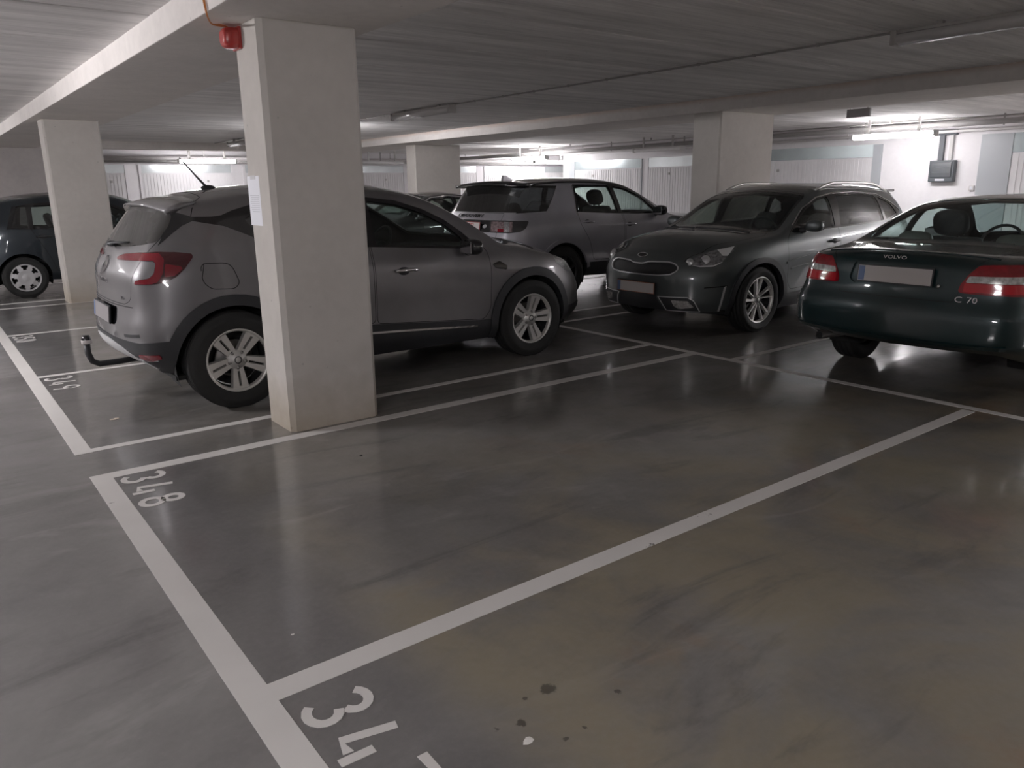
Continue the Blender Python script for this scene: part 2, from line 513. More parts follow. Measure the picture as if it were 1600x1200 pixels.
def rim_mesh(kind, rr, w, mats):
    """slots: 0 metal face, 1 dark inner, 2 bolt metal"""
    b = MB(); h = w/2
    yo = h*0.86
    b.lathe([(rr-0.004, -h*0.8), (rr-0.02, -h*0.7), (rr-0.025, 0), (rr-0.02, yo-0.03)], 56, mi=1)
    b.lathe([(rr-0.02, yo-0.03), (rr-0.016, yo-0.004), (rr-0.002, yo+0.006), (rr+0.008, yo), (rr+0.008, yo-0.02)], 56, mi=0)
    b.lathe([(0.0, -h*0.5), (rr-0.03, -h*0.5)], 40, mi=1)                      # closed back
    b.lathe([(0.0, -h*0.12), (0.13, -h*0.12), (0.135, -h*0.2), (0.13, -h*0.3)], 36, mi=3)  # brake disc
    def spoke(a, r0, r1, w0, w1, dy0, dy1, mi=0, th=0.03, skew=0.0, slope=0.006):
        ca, sa = math.cos(a), math.sin(a)
        cb, sb = math.cos(a+skew), math.sin(a+skew)
        def P(r, t, y, c, s_): return (r*c - t*s_, y, r*s_ + t*c)
        vs = [P(r0, -w0/2, dy0, ca, sa), P(r0, w0/2, dy0, ca, sa), P(r1, w1/2, dy1, cb, sb), P(r1, -w1/2, dy1, cb, sb),
              P(r0, -w0/2-slope, dy0-th, ca, sa), P(r0, w0/2+slope, dy0-th, ca, sa), P(r1, w1/2+slope, dy1-th, cb, sb), P(r1, -w1/2-slope, dy1-th, cb, sb)]
        b.add(vs, [(0,1,2,3), (0,4,5,1), (1,5,6,2), (2,6,7,3), (3,7,4,0), (4,7,6,5)], mi)
    if kind == 'twin':
        for k in range(5):
            a = 2*PI*k/5 + PI/2 + PI/5
            for sgn in (-1, 1):
                spoke(a+sgn*0.36, 0.060, rr-0.004, 0.026, 0.050, yo-0.03, yo-0.006, skew=-sgn*0.205, th=0.035)
            spoke(a, rr-0.034, rr-0.004, 0.03, 0.05, yo-0.012, yo-0.006, th=0.03)
            spoke(a, 0.05, 0.085, 0.07, 0.045, yo-0.032, yo-0.034, th=0.03)
        hub = 0.07
    elif kind == 'turbine':
        for k in range(5):
            a = 2*PI*k/5 + 0.2
            spoke(a, 0.045, rr-0.004, 0.010, 0.028, yo-0.022, yo-0.004, skew=0.24, th=0.03)
            spoke(a+0.56, 0.045, rr-0.004, 0.008, 0.015, yo-0.026, yo-0.006, mi=0, skew=0.14, th=0.03)
            spoke(a+0.30, 0.045, rr-0.004, 0.016, 0.03, yo-0.055, yo-0.04, mi=1, skew=0.15, th=0.02)
            spoke(a+0.92, 0.045, rr-0.004, 0.016, 0.03, yo-0.055, yo-0.04, mi=1, skew=0.15, th=0.02)
        hub = 0.055
    elif kind == 'cover':
        nh = 7
        n = nh*10
        rs = [0.0, 0.045, 0.06, 0.095, 0.115, 0.150, rr-0.014, rr+0.004]
        ys = [yo+0.004, yo+0.004, yo-0.004, yo+0.012, yo+0.008, yo+0.002, yo, yo-0.006]
        vs = []; fs = []
        for r, y in zip(rs, ys):
            for k in range(n):
                a = 2*PI*k/n + PI/2 + PI/7
                vs.append((r*math.cos(a), y, r*math.sin(a)))
        for i in range(len(rs)-1):
            for k in range(n):
                q = k % 10
                if i == 4 and q in (3, 4, 5, 6): continue
                if i == 5 and q in (2, 3, 4, 5, 6, 7): continue
                fs.append((i*n+k, i*n+(k+1) % n, (i+1)*n+(k+1) % n, (i+1)*n+k))
        b.add(vs, fs, 0, True)
        hub = 0.0
    else:
        for k in range(7):
            a = 2*PI*k/7
            spoke(a, 0.05, rr-0.004, 0.05, 0.04, yo-0.02, yo-0.006, th=0.035)
        hub = 0.06
    if hub:
        b.lathe([(0.0, yo-0.014), (0.027, yo-0.014), (0.03, yo-0.02), (hub, yo-0.03), (hub+0.006, yo-0.06)], 30, mi=0)
        for k in range(5):
            a = 2*PI*k/5 + PI/2 + PI/5
            c = (0.056*math.cos(a), 0, 0.056*math.sin(a))
            b.lathe([(0.0, yo-0.018), (0.008, yo-0.018), (0.010, yo-0.024), (0.010, yo-0.034)], 8, cen=c, mi=2)
            b.lathe([(0.010, yo-0.0285), (0.014, yo-0.0285)], 10, cen=c, mi=1)
        b.lathe([(0.020, yo-0.0125), (0.027, yo-0.0125)], 24, mi=1)
    return b.mesh('rim', mats)

# ------------------------------------------------------------------ seats and cabin
def seat_mesh(mat, head=True, wide=0.5, back=0.62):
    b = MB()
    b.box((-0.25, -wide/2, 0.0), (0.27, wide/2, 0.16), bev=0.05)
    R = Matrix.Rotation(-0.30, 3, 'Y')
    def rb(a, c, bev):
        x = MB(); x.box(a, c, bev=bev); vs = [R @ Vector(p) + Vector((-0.22, 0, 0.1)) for p in x.v]; b.add(vs, x.f, 0, False)
    rb((-0.11, -wide/2, 0.0), (0.03, wide/2, back), 0.055)
    if head:
        x = MB(); x.ell((-.025, 0, back+.125), (.06, .145, .11), 0, 22, .65); b.add([R @ Vector(p) + Vector((-0.22, 0, 0.1)) for p in x.v], x.f, 0, True)
        for q in (-0.05, 0.05): rb((-0.03, q-0.007, back-0.02), (-0.016, q+0.007, back+0.06), 0.0)
    me = b.mesh('seat', mat)
    for p in me.polygons: p.use_smooth = True
    return me
# ------------------------------------------------------------------ body tables: rows of (x, y, z) from the tail forward
CAP = dict(rows=[
 [(.31,.65,.29),(.47,.765,.275),(.75,.80,.25),(2,.82,.22),(3.4,.80,.22),(3.8,.74,.22),(4.05,.60,.24)],
 [(.19,.69,.43),(.33,.805,.41),(.6,.865,.38),(1.2,.885,.36),(2,.875,.34),(3.0,.885,.34),(3.5,.885,.36),(3.85,.82,.38),(4.12,.68,.40)],
 [(.16,.70,.58),(.28,.82,.58),(.6,.885,.56),(1,.895,.54),(2,.878,.52),(3,.888,.54),(3.5,.890,.56),(3.85,.82,.58),(4.11,.68,.58)],
 [(.19,.70,.76),(.32,.81,.76),(.6,.875,.76),(1,.898,.76),(2,.890,.72),(3,.89,.74),(3.5,.882,.76),(3.85,.78,.76),(4.02,.66,.75)],
 [(.19,.69,.92),(.34,.79,.93),(.6,.86,.94),(1,.885,.94),(2,.890,.88),(3,.875,.88),(3.5,.85,.87),(3.85,.74,.84),(3.98,.64,.81)],
 [(.23,.67,1.02),(.35,.755,1.05),(.6,.82,1.08),(1,.845,1.08),(2,.835,1.04),(3,.82,.99),(3.4,.80,.95),(3.8,.70,.87),(3.94,.61,.825)],
 [(.34,.645,1.19),(.5,.70,1.22),(.8,.735,1.27),(1.3,.75,1.30),(2,.75,1.28),(2.4,.75,1.23),(2.74,.765,1.13),(3.0,.785,1.05),(3.16,.79,.985),(3.4,.785,.957),(3.7,.695,.89),(3.93,.595,.833)],
 [(.50,.60,1.395),(.8,.62,1.44),(1.2,.635,1.475),(1.7,.64,1.49),(2.0,.645,1.48),(2.37,.66,1.415),(2.74,.70,1.255),(3.0,.735,1.10),(3.16,.76,1.0),(3.4,.755,.965),(3.7,.68,.90),(3.92,.58,.84)]],
 rear_off=[(-.04,.02),(-.095,0),(-.08,0),(-.07,0),(-.06,0),(-.055,.005),(-.055,.01),(-.06,.03)],
 top_off=[(.5,-.06,.03),(.8,0,.055),(1.7,0,.06),(2.0,.03,.06),(2.37,.10,.05),(2.74,.14,.04),(3.0,.17,.03),(3.16,.2,.035),(3.4,.12,.06),(3.7,.12,.05),(3.92,.14,.02)],
 front_off=[(.12,0),(.14,0),(.157,0),(.18,0),(.16,.0),(.15,.01),(.14,.015),(.14,.02)])
NIR = dict(rows=[
 [(.30,.62,.32),(.5,.76,.28),(.9,.80,.24),(2.2,.82,.22),(3.5,.81,.21),(3.95,.74,.22),(4.18,.58,.24)],
 [(.15,.66,.42),(.35,.82,.40),(.7,.875,.38),(2.2,.87,.34),(3.4,.885,.36),(3.8,.85,.36),(4.05,.75,.36),(4.20,.60,.36)],
 [(.10,.68,.56),(.3,.83,.56),(.7,.89,.54),(2.2,.885,.52),(3.4,.893,.55),(3.8,.855,.55),(4.05,.76,.55),(4.21,.60,.55)],
 [(.12,.68,.74),(.3,.82,.74),(.7,.89,.74),(2.2,.90,.72),(3.4,.89,.72),(3.8,.84,.71),(4.03,.74,.70),(4.17,.60,.68)],
 [(.16,.68,.90),(.32,.80,.91),(.7,.875,.92),(2.2,.89,.88),(3.2,.87,.86),(3.7,.82,.83),(3.95,.72,.79),(4.10,.60,.765)],
 [(.22,.66,1.02),(.38,.76,1.04),(.8,.835,1.05),(2.2,.84,1.01),(3.0,.82,.97),(3.4,.80,.93),(3.8,.73,.87),(4.02,.58,.80)],
 [(.34,.63,1.20),(.5,.70,1.23),(.9,.745,1.26),(1.6,.755,1.28),(2.2,.75,1.25),(2.6,.75,1.17),(2.9,.775,1.06),(3.05,.795,.985),(3.4,.785,.94),(3.8,.70,.882),(4.0,.56,.812)],
 [(.48,.58,1.37),(.8,.60,1.41),(1.3,.62,1.435),(1.8,.63,1.435),(2.1,.64,1.42),(2.45,.68,1.31),(2.75,.73,1.14),(3.0,.77,1.0),(3.15,.765,.97),(3.5,.74,.935),(3.8,.68,.893),(3.98,.55,.825)]],
 rear_off=[(-.20,0),(-.15,0),(-.10,0),(-.09,0),(-.08,0),(-.07,.005),(-.06,.01),(-.06,.03)],
 top_off=[(.48,-.06,.03),(.8,0,.045),(1.8,0,.05),(2.1,.03,.05),(2.45,.10,.05),(2.75,.15,.04),(3.0,.20,.04),(3.15,.22,.06),(3.5,.16,.07),(3.8,.17,.06),(3.98,.22,.03)],
 front_off=[(.12,0),(.15,0),(.145,0),(.17,0),(.20,0),(.22,.02),(.22,.03),(.22,.03)])
DIS = dict(rows=[
 [(.28,.70,.42),(.5,.80,.36),(1,.84,.30),(2.3,.86,.28),(3.7,.85,.28),(4.2,.78,.30),(4.42,.60,.32)],
 [(.14,.72,.50),(.35,.87,.48),(.8,.915,.45),(2.3,.91,.42),(3.7,.92,.44),(4.1,.88,.45),(4.44,.64,.45)],
 [(.10,.74,.66),(.3,.88,.66),(.8,.935,.65),(2.3,.925,.62),(3.7,.935,.65),(4.1,.89,.65),(4.44,.66,.65)],
 [(.12,.74,.86),(.3,.87,.86),(.8,.94,.86),(2.3,.94,.84),(3.7,.925,.84),(4.1,.87,.84),(4.40,.66,.84)],
 [(.16,.74,1.02),(.32,.86,1.03),(.8,.925,1.04),(2.3,.93,1.02),(3.5,.905,1.0),(4.1,.83,.98),(4.34,.66,.95)],
 [(.22,.73,1.14),(.36,.82,1.16),(.8,.875,1.17),(2.3,.87,1.13),(3.1,.855,1.09),(3.6,.84,1.06),(4.1,.77,1.02),(4.28,.64,.985)],
 [(.34,.70,1.34),(.5,.76,1.36),(.9,.79,1.39),(1.8,.79,1.40),(2.4,.785,1.36),(2.8,.79,1.27),(3.05,.80,1.15),(3.2,.825,1.10),(3.6,.815,1.07),(4.1,.75,1.03),(4.26,.62,.995)],
 [(.50,.64,1.60),(.8,.66,1.62),(1.3,.67,1.64),(1.9,.675,1.63),(2.25,.685,1.58),(2.55,.71,1.46),(2.9,.755,1.27),(3.15,.79,1.125),(3.3,.80,1.09),(3.7,.78,1.06),(4.1,.72,1.035),(4.24,.60,1.0)]],
 rear_off=[(-.18,0),(-.14,0),(-.10,0),(-.09,0),(-.08,0),(-.07,.005),(-.06,.01),(-.06,.03)],
 top_off=[(.5,-.06,.03),(.8,0,.045),(1.9,0,.05),(2.25,.04,.05),(2.55,.10,.05),(2.9,.14,.04),(3.15,.17,.03),(3.3,.18,.05),(3.7,.14,.05),(4.1,.12,.04),(4.24,.15,.02)],
 front_off=[(.12,0),(.15,0),(.155,0),(.17,0),(.18,0),(.17,.01),(.16,.015),(.15,.02)], zs=.93)
VOL = dict(rows=[
 [(.22,.66,.36),(.5,.78,.28),(1,.80,.24),(2.3,.82,.22),(3.7,.80,.22),(4.3,.74,.22),(4.55,.55,.24)],
 [(.08,.72,.44),(.25,.85,.42),(.6,.885,.40),(1.2,.89,.38),(2.3,.88,.36),(3.7,.885,.36),(4.3,.80,.38),(4.58,.60,.40)],
 [(.07,.73,.58),(.25,.86,.58),(.6,.895,.57),(1.2,.903,.55),(2.3,.90,.52),(3.7,.90,.52),(4.3,.80,.53),(4.58,.62,.54)],
 [(.13,.72,.74),(.28,.83,.74),(.6,.88,.74),(1.2,.905,.74),(2.3,.905,.72),(3.7,.89,.70),(4.3,.78,.68),(4.55,.62,.66)],
 [(.15,.71,.87),(.3,.80,.88),(.6,.855,.89),(1.2,.885,.90),(2.3,.885,.87),(3.7,.86,.82),(4.3,.75,.77),(4.5,.62,.72)],
 [(.18,.68,.955),(.32,.75,.965),(.6,.80,.975),(1.2,.83,.98),(2.3,.83,.95),(3.2,.81,.90),(3.8,.78,.86),(4.3,.68,.80),(4.46,.58,.75)],
 [(.20,.66,.965),(.34,.73,.975),(.6,.775,.985),(1.0,.785,1.03),(1.4,.755,1.12),(2,.73,1.17),(2.6,.735,1.10),(3.0,.77,.97),(3.2,.785,.915),(3.8,.75,.87),(4.3,.65,.81),(4.44,.55,.76)],
 [(.22,.63,.975),(.34,.69,.985),(.6,.735,1.0),(.8,.73,1.02),(1.0,.715,1.09),(1.3,.66,1.21),(1.6,.62,1.30),(2.0,.605,1.33),(2.4,.62,1.30),(2.7,.66,1.17),(3.05,.73,.97),(3.2,.755,.93),(3.8,.71,.88),(4.3,.60,.82),(4.42,.52,.77)]],
 rear_off=[(-.12,0),(-.08,0),(-.07,0),(-.09,0),(-.09,0),(-.10,0),(-.10,.01),(-.10,.03)],
 top_off=[(.22,-.10,.03),(.34,-.08,.03),(.6,-.05,.03),(.8,-.05,.02),(1.0,-.06,.03),(1.3,-.06,.045),(1.6,-.03,.05),(2,0,.05),(2.4,.08,.05),(2.7,.15,.04),(3.05,.22,.03),(3.2,.2,.05),(3.8,.15,.06),(4.3,.15,.04),(4.42,.15,.02)],
 front_off=[(.12,0),(.15,0),(.15,0),(.15,0),(.15,0),(.15,.01),(.15,.015),(.15,.02)])
# where each car stands: (x, y, heading); the side panels below are given in the car's own frame
PLACE = dict(cap=(.93, 6.25, 0), dis=(5.89, 8.76, 0), nir=(10.255, 5.61, PI), vol=(5.42, 2.72, 0), lef=(.60, 14.2, 0))
# ------------------------------------------------------------------ car materials
def paint(name, col, metal=0.45, rough=0.42):
    m = pbr(name, col, rough, metal, 1.0, noise=(3.0, 0.08))
    return m
PAINT = dict(cap=paint('warm_grey_paint', (.180,.175,.181), .55), nir=paint('graphite_paint', (.085,.096,.098), .5), dis=paint('silver_grey_paint', (.33,.322,.35), .45),
             vol=paint('deep_green_paint', (.0008,.016,.0185), .35, .35), lef=paint('navy_paint', (.016,.024,.032)), sed=paint('black_paint', (.012,.012,.014), .1))
BLKP = pbr('black_plastic', (.022,.023,.026), .55, bump=(260, .15))
GLOSSB = pbr('gloss_black', (.010,.010,.012), .12, coat=.6)
SEAM = pbr('panel_gap', (.006,.006,.006), .9)
RUBBER = pbr('tyre_rubber', (.014,.014,.014), .75, noise=(9, .25))
ALLOY = pbr('alloy', (.60,.59,.57), .36, .6)
ALLOYD = pbr('dark_alloy', (.016,.016,.018), .55)
BOLT = pbr('bolt_steel', (.35,.34,.33), .35, .9)
DISC = pbr('brake_disc_steel', (.22,.21,.20), .5, .6)
CHROME = pbr('chrome', (.72,.72,.74), .12, 1.0)
SILVER = pbr('silver_plastic', (.52,.52,.53), .42, .4)
GLASS = glass('window_glass', (.66,.74,.71))
GLASSD = glass('privacy_glass', (.20,.21,.21), dust=.05)
GLASSQ = glass('dusty_rear_glass', (.10,.11,.11), dust=.20)
PLATE2 = pbr('plate_dull', (.25,.235,.24), .4)
GLASSK = glass('black_privacy_glass', (.02,.02,.022), dust=.07)
SATIN = pbr('satin_chrome', (.55,.55,.56), .28, .6)
HEADL = pbr('headlight_lens', (.26,.26,.27), .14, .5, coat=1.0, noise=(28, .6))
GLASSR = glass('rear_glass_clear', (.72,.82,.80))
LINING = pbr('cabin_dark', (.022,.023,.025), .85)
SEATM = pbr('seat_fabric', (.035,.035,.038), .8, noise=(30, .2))
SEATL = pbr('seat_leather', (.13,.13,.12), .55)
VRED = pbr('red_lens_coupe', (.20,.004,.010), .10, coat=1.0, noise=(18, .25)); VREDB = pbr('red_lens_coupe_bright', (.42,.010,.018), .12, coat=1.0)
RED = pbr('red_lens', (.055,.001,.005), .10, coat=1.0, noise=(18, .25))
REDB = pbr('red_lens_bright', (.19,.004,.014), .12, coat=1.0)
CLEAR = pbr('clear_lens', (.42,.41,.40), .15, .3, coat=1.0, noise=(40, .4))
SMOKE = pbr('smoked_lens', (.035,.034,.036), .08, coat=1.0)
LAMPS = pbr('lamp_silver', (.45,.45,.46), .25, .8, noise=(60, .35))
PLATE = pbr('plate_grey', (.46,.43,.42), .4)
PLATEW = pbr('plate_white', (.66,.62,.61), .4)
PLATEB = pbr('plate_blue', (.10,.15,.28), .4)
PLATER = pbr('plate_red', (.40,.03,.03), .4)
PLATEO = pbr('plate_rim_rust', (.30,.12,.06), .4)
UNDER = pbr('underbody_black', (.010,.010,.010), .9)

def sS(c, n): return c.y > 0.40 and n.y > 0.15
def sR(c, n): return c.x < 1.3 and n.x < -0.08
def sC(c, n): return c.x < 1.3 and (n.x < -0.05 or n.y > 0.3)
def sF(c, n): return c.x > 3.3 and n.x > 0.08
def sFC(c, n): return c.x > 3.2 and (n.x > 0.05 or n.y > 0.3)
def sT(c, n): return n.z > 0.12 and c.z > 0.8
def sBoot(c, n): return n.z > 0.05 and c.z > 0.7 and c.x < 1.9

def ribbon(car, name, pts, w, mat, side='both', off=0.0015, parent=None, kind='side', thick=0.0):
    """flat strip lying on the body along pts ((u,v) in the given view)"""
    get = {'side': car.side_pt, 'rear': car.rear_pt, 'front': car.front_pt, 'top': car.top_pt}[kind]
    fine = []
    for a, b in zip(pts[:-1], pts[1:]):
        k = max(1, int(math.hypot(b[0]-a[0], b[1]-a[1])/0.03))
        for q in range(k): fine.append((a[0]+(b[0]-a[0])*q/k, a[1]+(b[1]-a[1])*q/k))
    fine.append(pts[-1])
    P = []
    for u, v in fine:
        l, n = get(u, v)
        if l is None: continue
        if kind in ('rear', 'front') and u < 0: l = Vector((l.x, -l.y, l.z)); n = Vector((n.x, -n.y, n.z))
        if kind == 'top' and v < 0: l = Vector((l.x, -l.y, l.z)); n = Vector((n.x, -n.y, n.z))
        P.append((l, n))
    if len(P) < 2: return None
    o = None
    for sg in ([1, -1] if side == 'both' else [1] if side == 'L' else [-1]):
        b = MB(); vs = []; fs = []
        for i, (l, n) in enumerate(P):
            t = (P[min(i+1, len(P)-1)][0]-P[max(i-1, 0)][0]).normalized()
            s_ = t.cross(n).normalized()*(w/2)
            h = n*(off+thick)
            for q in (l-s_-n*0.002, l-s_+h, l+s_+h, l+s_-n*0.002): vs.append((q.x, q.y*sg, q.z))
        for i in range(len(P)-1):
            for k in range(3): fs.append((i*4+k, i*4+k+1, i*4+4+k+1, i*4+4+k))
        m = len(P)-1
        fs += [(0, 1, 2, 3), (m*4, m*4+1, m*4+2, m*4+3)]
        b.add(vs, fs, 0, False)
        o = b.build(name, mat, parent or car.root)
    return o

def wheels(car, xr, xf, R, rr, w, yo, kind, mats, names=True, steer=0.0):
    tm = tire_mesh(R, rr, w, RUBBER); rm = rim_mesh(kind, rr, w, mats)
    for x in (xr, xf):
        for sg in (1, -1):
            o = link_mesh('wheel', tm, car.root, (x, sg*(yo-w/2), R-0.004))
            o.rotation_euler = (0, 0.35*(1 if x == xf else 0), 0 if sg > 0 else PI)
            r = link_mesh('rim', rm, o)

def underbody(car, xr, xf, R, ra, L, yin=0.56, zb=0.24, yw=0.80, x0=0.35):
    b = MB()
    b.box((x0, -yw+.02, zb), (L-0.35, yw-.02, zb+0.03))
    for x in (xr, xf):
        for sg in (1, -1):
            b.lathe([(0.0, sg*yin), (ra, sg*yin), (ra+.004, sg*yw)], 32, cen=(x, 0, R), a0=-0.35, a1=PI+0.35)
    o = b.build('underbody', UNDER, car.root)
    # axles and exhaust box
    for x in (xr, xf):
        c = MB(); c.tube([(x, -yin-.08, R), (x, yin+.08, R)], 0.035, 8); c.build('axle', UNDER, o)
    return o

def cabin(car, L, xs, zs, xb, xd, zd, ysw, seatm=None, zr=None, wide=0.5, bench=True, hr=True, back=.60):
    """front seats at xs, rear bench at xb, dashboard at xd"""
    seatm = seatm or SEATM
    sm = seat_mesh(seatm, True, wide, back)
    for y in (-.37, .37): link_mesh('front_seat', sm, car.root, (xs, y, zs))
    if bench:
        b = MB()
        b.box((xb-.22, -.62, zs+.02), (xb+.28, .62, zs+.2), bev=.05)
        R = Matrix.Rotation(-0.35, 3, 'Y')
        def rb(a, c, bev):
            x = MB(); x.box(a, c, bev=bev); b.add([R @ Vector(p)+Vector((xb-.2, 0, zs+.12)) for p in x.v], x.f)
        rb((-.09, -.62, 0), (.04, .62, .56), .05)
        for y in ((-.38, .38) if hr else ()):
            x = MB(); x.ell((-.01, y, .62), (.055, .14, .085), 0, 20, .7); b.add([R @ Vector(p)+Vector((xb-.2, 0, zs+.12)) for p in x.v], x.f, 0, True)
        o = b.build('rear_bench', seatm, car.root)
        for p in o.data.polygons: p.use_smooth = True
    b = MB()
    b.box((xd-.22, -.66, zd-.28), (xd+.30, .66, zd-.03), bev=.06); b.box((xd+.1, -.62, zd-.06), (xd+.42, .62, zd-.02), bev=.015)
    b.box((xd-.75, -.09, zs-.05), (xd-.1, .09, zs+.22), bev=.03)
    b.build('dashboard', LINING, car.root)
    b = MB(); pts = []
    for k in range(25):
        a = 2*PI*k/24; pts.append((xd-.30+.085*math.sin(a), ysw+.18*math.cos(a), zd-.02+.165*math.sin(a)))
    b.tube(pts, .014, 8, cap=False); b.ell((xd-.27, ysw, zd-.03), (.04, .07, .05))
    b.tube([(xd-.30, ysw-.17, zd-.02), (xd-.30, ysw+.17, zd-.02)], .012, 6); b.tube([(xd-.27, ysw, zd-.04), (xd-.1, ysw, zd-.12)], .03, 8)
    b.build('steering_wheel', LINING, car.root)

def mirrors(car, x, y, z, mat, sz=1.0):
    for sg in (1, -1):
        b = MB()
        b.ell((x, sg*y, z), (.075*sz, .115*sz, .075*sz), 0, 20, .8)
        b.tube([(x+.02, sg*(y-.08), z-.04), (x+.05, sg*(y-.20), z-.07)], [.03, .04], 8, 1)
        o = b.build('wing_mirror', [mat, BLKP], car.root)
        g = MB(); g.box((x-.079*sz, sg*y-.085*sz, z-.052*sz), (x-.072*sz, sg*y+.085*sz, z+.052*sz), bev=.003)
        g.build('mirror_glass', CHROME, o)

def handle(car, x, z, mat, door, sg, chrome=None, w=.2):
    l, n = car.side_pt(x, z)
    b = MB(); y = (l.y+.020)
    b.tube([(x-w/2, sg*(l.y+.004), z), (x-w/2+.02, sg*y, z+.004), (x, sg*(y+.006), z+.006), (x+w/2-.02, sg*y, z+.004), (x+w/2, sg*(l.y+.004), z)], [.010, .014, .015, .014, .010], 10)
    b.ell((x-.02, sg*(l.y-.004), z-.004), (.055, .012, .034), 1)
    return b.build('door_handle', [chrome or mat, BLKP], door)

def plate(car, loc, n, txt=None, w=.52, h=.11, blue=True, border=None, base=None, sg=1):
    base = base or PLATE
    b = MB()
    b.box((-w/2-.008, -h/2-.008, -.012), (w/2+.008, h/2+.008, -.002), 1)
    b.box((-w/2, -h/2, -.002), (w/2, h/2, .003), 0 if not border else 2)
    if border: b.box((-w/2+.006, -h/2+.006, .003), (w/2-.006, h/2-.006, .004), 0)
    if blue: b.box((-w/2+.004, -h/2+.004, .003), (-w/2+.048, h/2-.004, .0045), 3)
    o = b.build('licence_plate', [base, BLKP, border or base, PLATEB], car.root)
    put(o, frame_on(loc+n*.016, n))
    if txt:
        m = text_mesh('plate_number', txt, .085, PLATER, .002)
        t = link_mesh('plate_number', m, o); t.location = (.03, 0, .0052)
    return o

def letters(car, name, s, loc, n, size, mat, roll=0.0, sx=1.0, depth=.006):
    m = text_mesh(name, s, size, mat, depth)
    for v in m.vertices: v.co.x *= sx
    t = link_mesh(name, m, car.root)
    put(t, frame_on(loc+n*.004, n))
    return t

def rear_c(car, y, z):
    l, n = car.rear_pt(y, z)
    if y < 0: l = Vector((l.x, -l.y, l.z)); n = Vector((n.x, -n.y, n.z))
    return l, n
def front_c(car, y, z):
    l, n = car.front_pt(y, z)
    if y < 0: l = Vector((l.x, -l.y, l.z)); n = Vector((n.x, -n.y, n.z))
    return l, n
def rq(pts): return [((x+abs(y))/math.sqrt(2), z) for x, y, z in pts]
def fq(pts): return [((x-abs(y))/math.sqrt(2), z) for x, y, z in pts]

def start(key, spec, name, label, **k):
    c = Car(**spec, **k); p = PLACE[key]
    c.root = empty(name, (p[0], p[1], 0), p[2]); tag(c.root, label, 'car')
    return c

def sided(car, name, ids, mats, off=0.0, skirt=.012, parents=None, **k):
    out = []
    for i, sd in enumerate('LR'):
        out.append(car.panel(name, ids, mats, off, skirt, sd, parents[i] if parents else None, **k))
    return out

def lining(car, skip):
    ids = [None]+[q for q in car.ids if q not in skip]
    return car.panel('cabin_lining', {q: 0 for q in ids}, LINING, off=-.035, skirt=0, flip=True)

